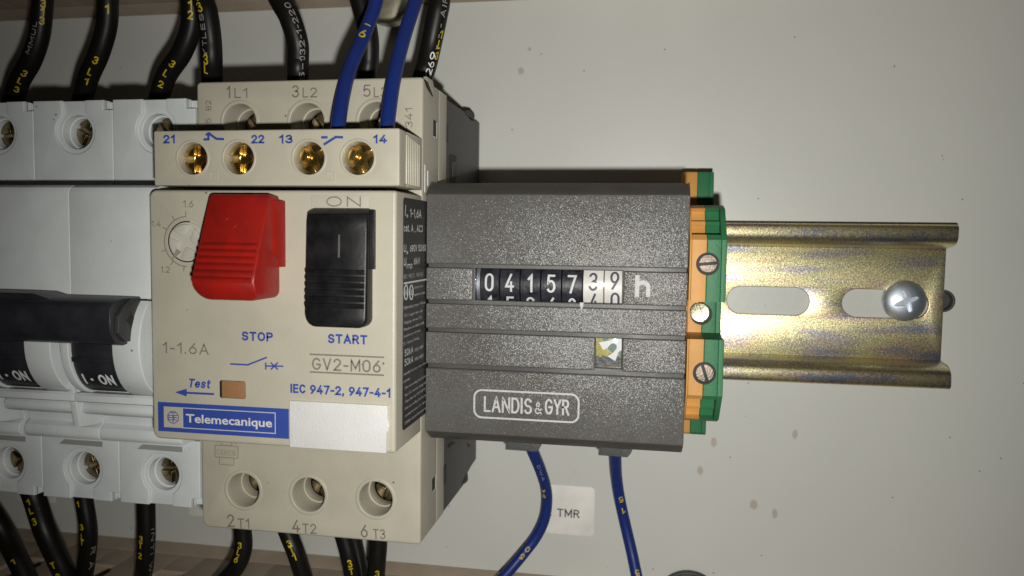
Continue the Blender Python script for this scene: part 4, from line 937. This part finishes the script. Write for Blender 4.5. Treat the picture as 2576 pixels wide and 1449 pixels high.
wire([(205, 1220, 28), (212, 1261.5, 28), (223, 1334, 28), (220, 1393, 27), (212, 1449, 25), (195, 1520, 22)], DL, cable_black, 'black wire dropping from the middle breaker pole to the lower duct', gb, st3(['1', '3', 'L', 'T'], [1263, 1318, 1338, 1358], -1.5, 1.4)+[('R A', 1390, 1.2, 1.2, 'run', -1, 6, Dk)])
wire([(368, 1230, 28), (368, 1275, 28), (369, 1347, 28), (365, 1414.6, 27), (360, 1449, 25), (345, 1520, 22)], DL, cable_black, 'black wire dropping straight from the breaker pole next to the starter', gb, st3(['3', 'T', '2'], [1344, 1364, 1384], -1.3, 1.5)+[('INTI W1', 1390, .9, 1.4, 'run', -1, 12, Dk)])
wire([(610, 1290, 28), (611, 1337, 28), (612.5, 1377, 28), (600, 1417, 28), (575.5, 1449, 27), (530, 1490, 25)], DL, cable_black, 'black wire curving from under starter terminal 2T1 to the duct', gb, st3(['3', 'L', '6'], [1362, 1380, 1398], -.9, 1.5))
wire([(705, 1290, 28), (726, 1346, 28), (744.7, 1392, 28), (763, 1449, 27), (790, 1530, 25)], DL, cable_black, 'black wire slanting from under starter terminal 4T2 to the duct', gb, st3(['3', 'T', '1', '0'], [1362, 1377, 1390, 1450], -.6, 1.5))
wire([(845, 1290, 28), (868, 1358, 28), (881, 1407.6, 28), (889, 1449, 27), (900, 1530, 25)], DL, cable_black, 'black wire from under starter between terminals 4T2 and 6T3', gb, st3(['3', 'T', '2'], [1407, 1426, 1443], -.3, 1.5))
wire([(880, 1290, 20), (895, 1365, 20), (906, 1420, 20), (912, 1449, 19), (920, 1530, 18)], 3.2, cable_black, 'thinner black wire tucked behind its neighbour below the starter', gb)
wire([(953, 1300, 28), (952, 1367.6, 28), (949, 1407.6, 28), (946, 1449, 27), (940, 1530, 25)], DL, cable_black, 'black wire dropping straight from under starter terminal 6T3', gb, st3(['3', 'T'], [1427, 1446], .2, 1.6))
wire([(1325, 1100, 17), (1339, 1134, 15), (1358.5, 1180, 12), (1373, 1225.7, 9), (1375.8, 1264, 7), (1369, 1307.4, 6), (1348.8, 1350.7, 6), (1320, 1389, 7), (1281.5, 1435, 9), (1230, 1490, 11)], 2.6, cable_blue, 'blue wire curving past the printed sticker from the hour counter', gl_, [('0', 1378, 1.35, .1, 'stack', -1, 1.0, Yk), ('5', 1400, 1.35, .2, 'stack', -1, 1.0, Yk), ('A', 1224, 1.1, -.75, 'stack', -1, .9, Yk), ('5', 1240, 1.1, -.75, 'stack', -1, .8, Yk), ('DWA', 1180, .7, -.1, 'run', -1, 5, Dk)])
wire([(1546, 1110, 17), (1548.4, 1147.5, 14), (1550.8, 1196.8, 10), (1558, 1249.7, 8), (1572.5, 1317, 7), (1589.3, 1389, 8), (1602, 1449, 10), (1618, 1520, 12)], 2.6, cable_blue, 'blue wire marked 51 dropping from the hour counter', gl_, [('5', 1253, 1.5, .3, 'stack', -1, 1.05, Yk), ('1', 1277, 1.5, .3, 'stack', -1, .8, Yk), ('5', 1442, 1.4, .3, 'stack', -1, 1.0, Yk)])

# ------------------------------------------------------------------ stickers and odd hardware
x0, z1 = U(1372, 1219, 0); x1, z0 = U(1494, 1347, 0)
T = Thing('sticker', 'white rounded sticker printed TMR stuck below the hour counter', 'sticker', (x0, z0, 0))
zz0 = U(1440, 1345, 0)[1]; zz1 = U(1440, 1222, 0)[1]
T.part('paper', plate(rect(x0, x1, zz0, zz1, 1.0), .02, .2, .04), sticker_m)
T.part('lettering', text_px('. TMR', (1383, 1298), (1458, 1304), 21, .22, bold=.02), mat('grey_print', (.20, .19, .18), .6))
for (pa, pb, lb) in (((475, 1225), (560, 1303), 'blank pale sticker under the breaker pole next to the starter'), ((43, 1215), (140, 1266), 'blank pale sticker under the far poles of the breaker')):
    a = U(*pa, 0); b_ = U(*pb, 0)
    single('sticker', plate(rect(a[0], b_[0], b_[1], a[1], .5), .02, .12, .03), sticker_m, lb, 'sticker', at=(a[0], b_[1], 0))
# round nickel stud head between the blue wires, top
cx, cz = U(968, -30, 10)
T = Thing('round_stud', 'round satin metal stud head behind the blue wires', 'stud', (cx, cz, 0))
T.part('head', lathe(cx, cz, [(7.2, 4.6), (7.5, 5.0), (7.5, 9.0), (7.2, 9.6), (6.6, 9.9), (3.5, 10.3), (.02, 10.4)], 48), mat('satin_nickel', (.62, .60, .47), .45, 1, bump=.15, bscale=.4, col2=(.30, .28, .20), vscale=.25), sharp=50)
T.part('shank', cyl(cx, cz, 3.2, 0, 4.7), steel)
# round black rimmed grommet at the bottom
cx, cz = U(1733, 1517, 1)
T = Thing('grommet', 'black rubber rimmed grommet set in the plate below the hour counter', 'grommet', (cx, cz, 0))
T.part('rim', ring(cx, cz, 6.9, 7.75, .05, 1.6, .3), dark_pl)
T.part('inner_ring', ring(cx, cz, 6.2, 6.85, .05, 1.0, .15), smooth_grey)
T.part('cap', cyl(cx, cz, 6.1, .05, .7, .1), sticker_m)
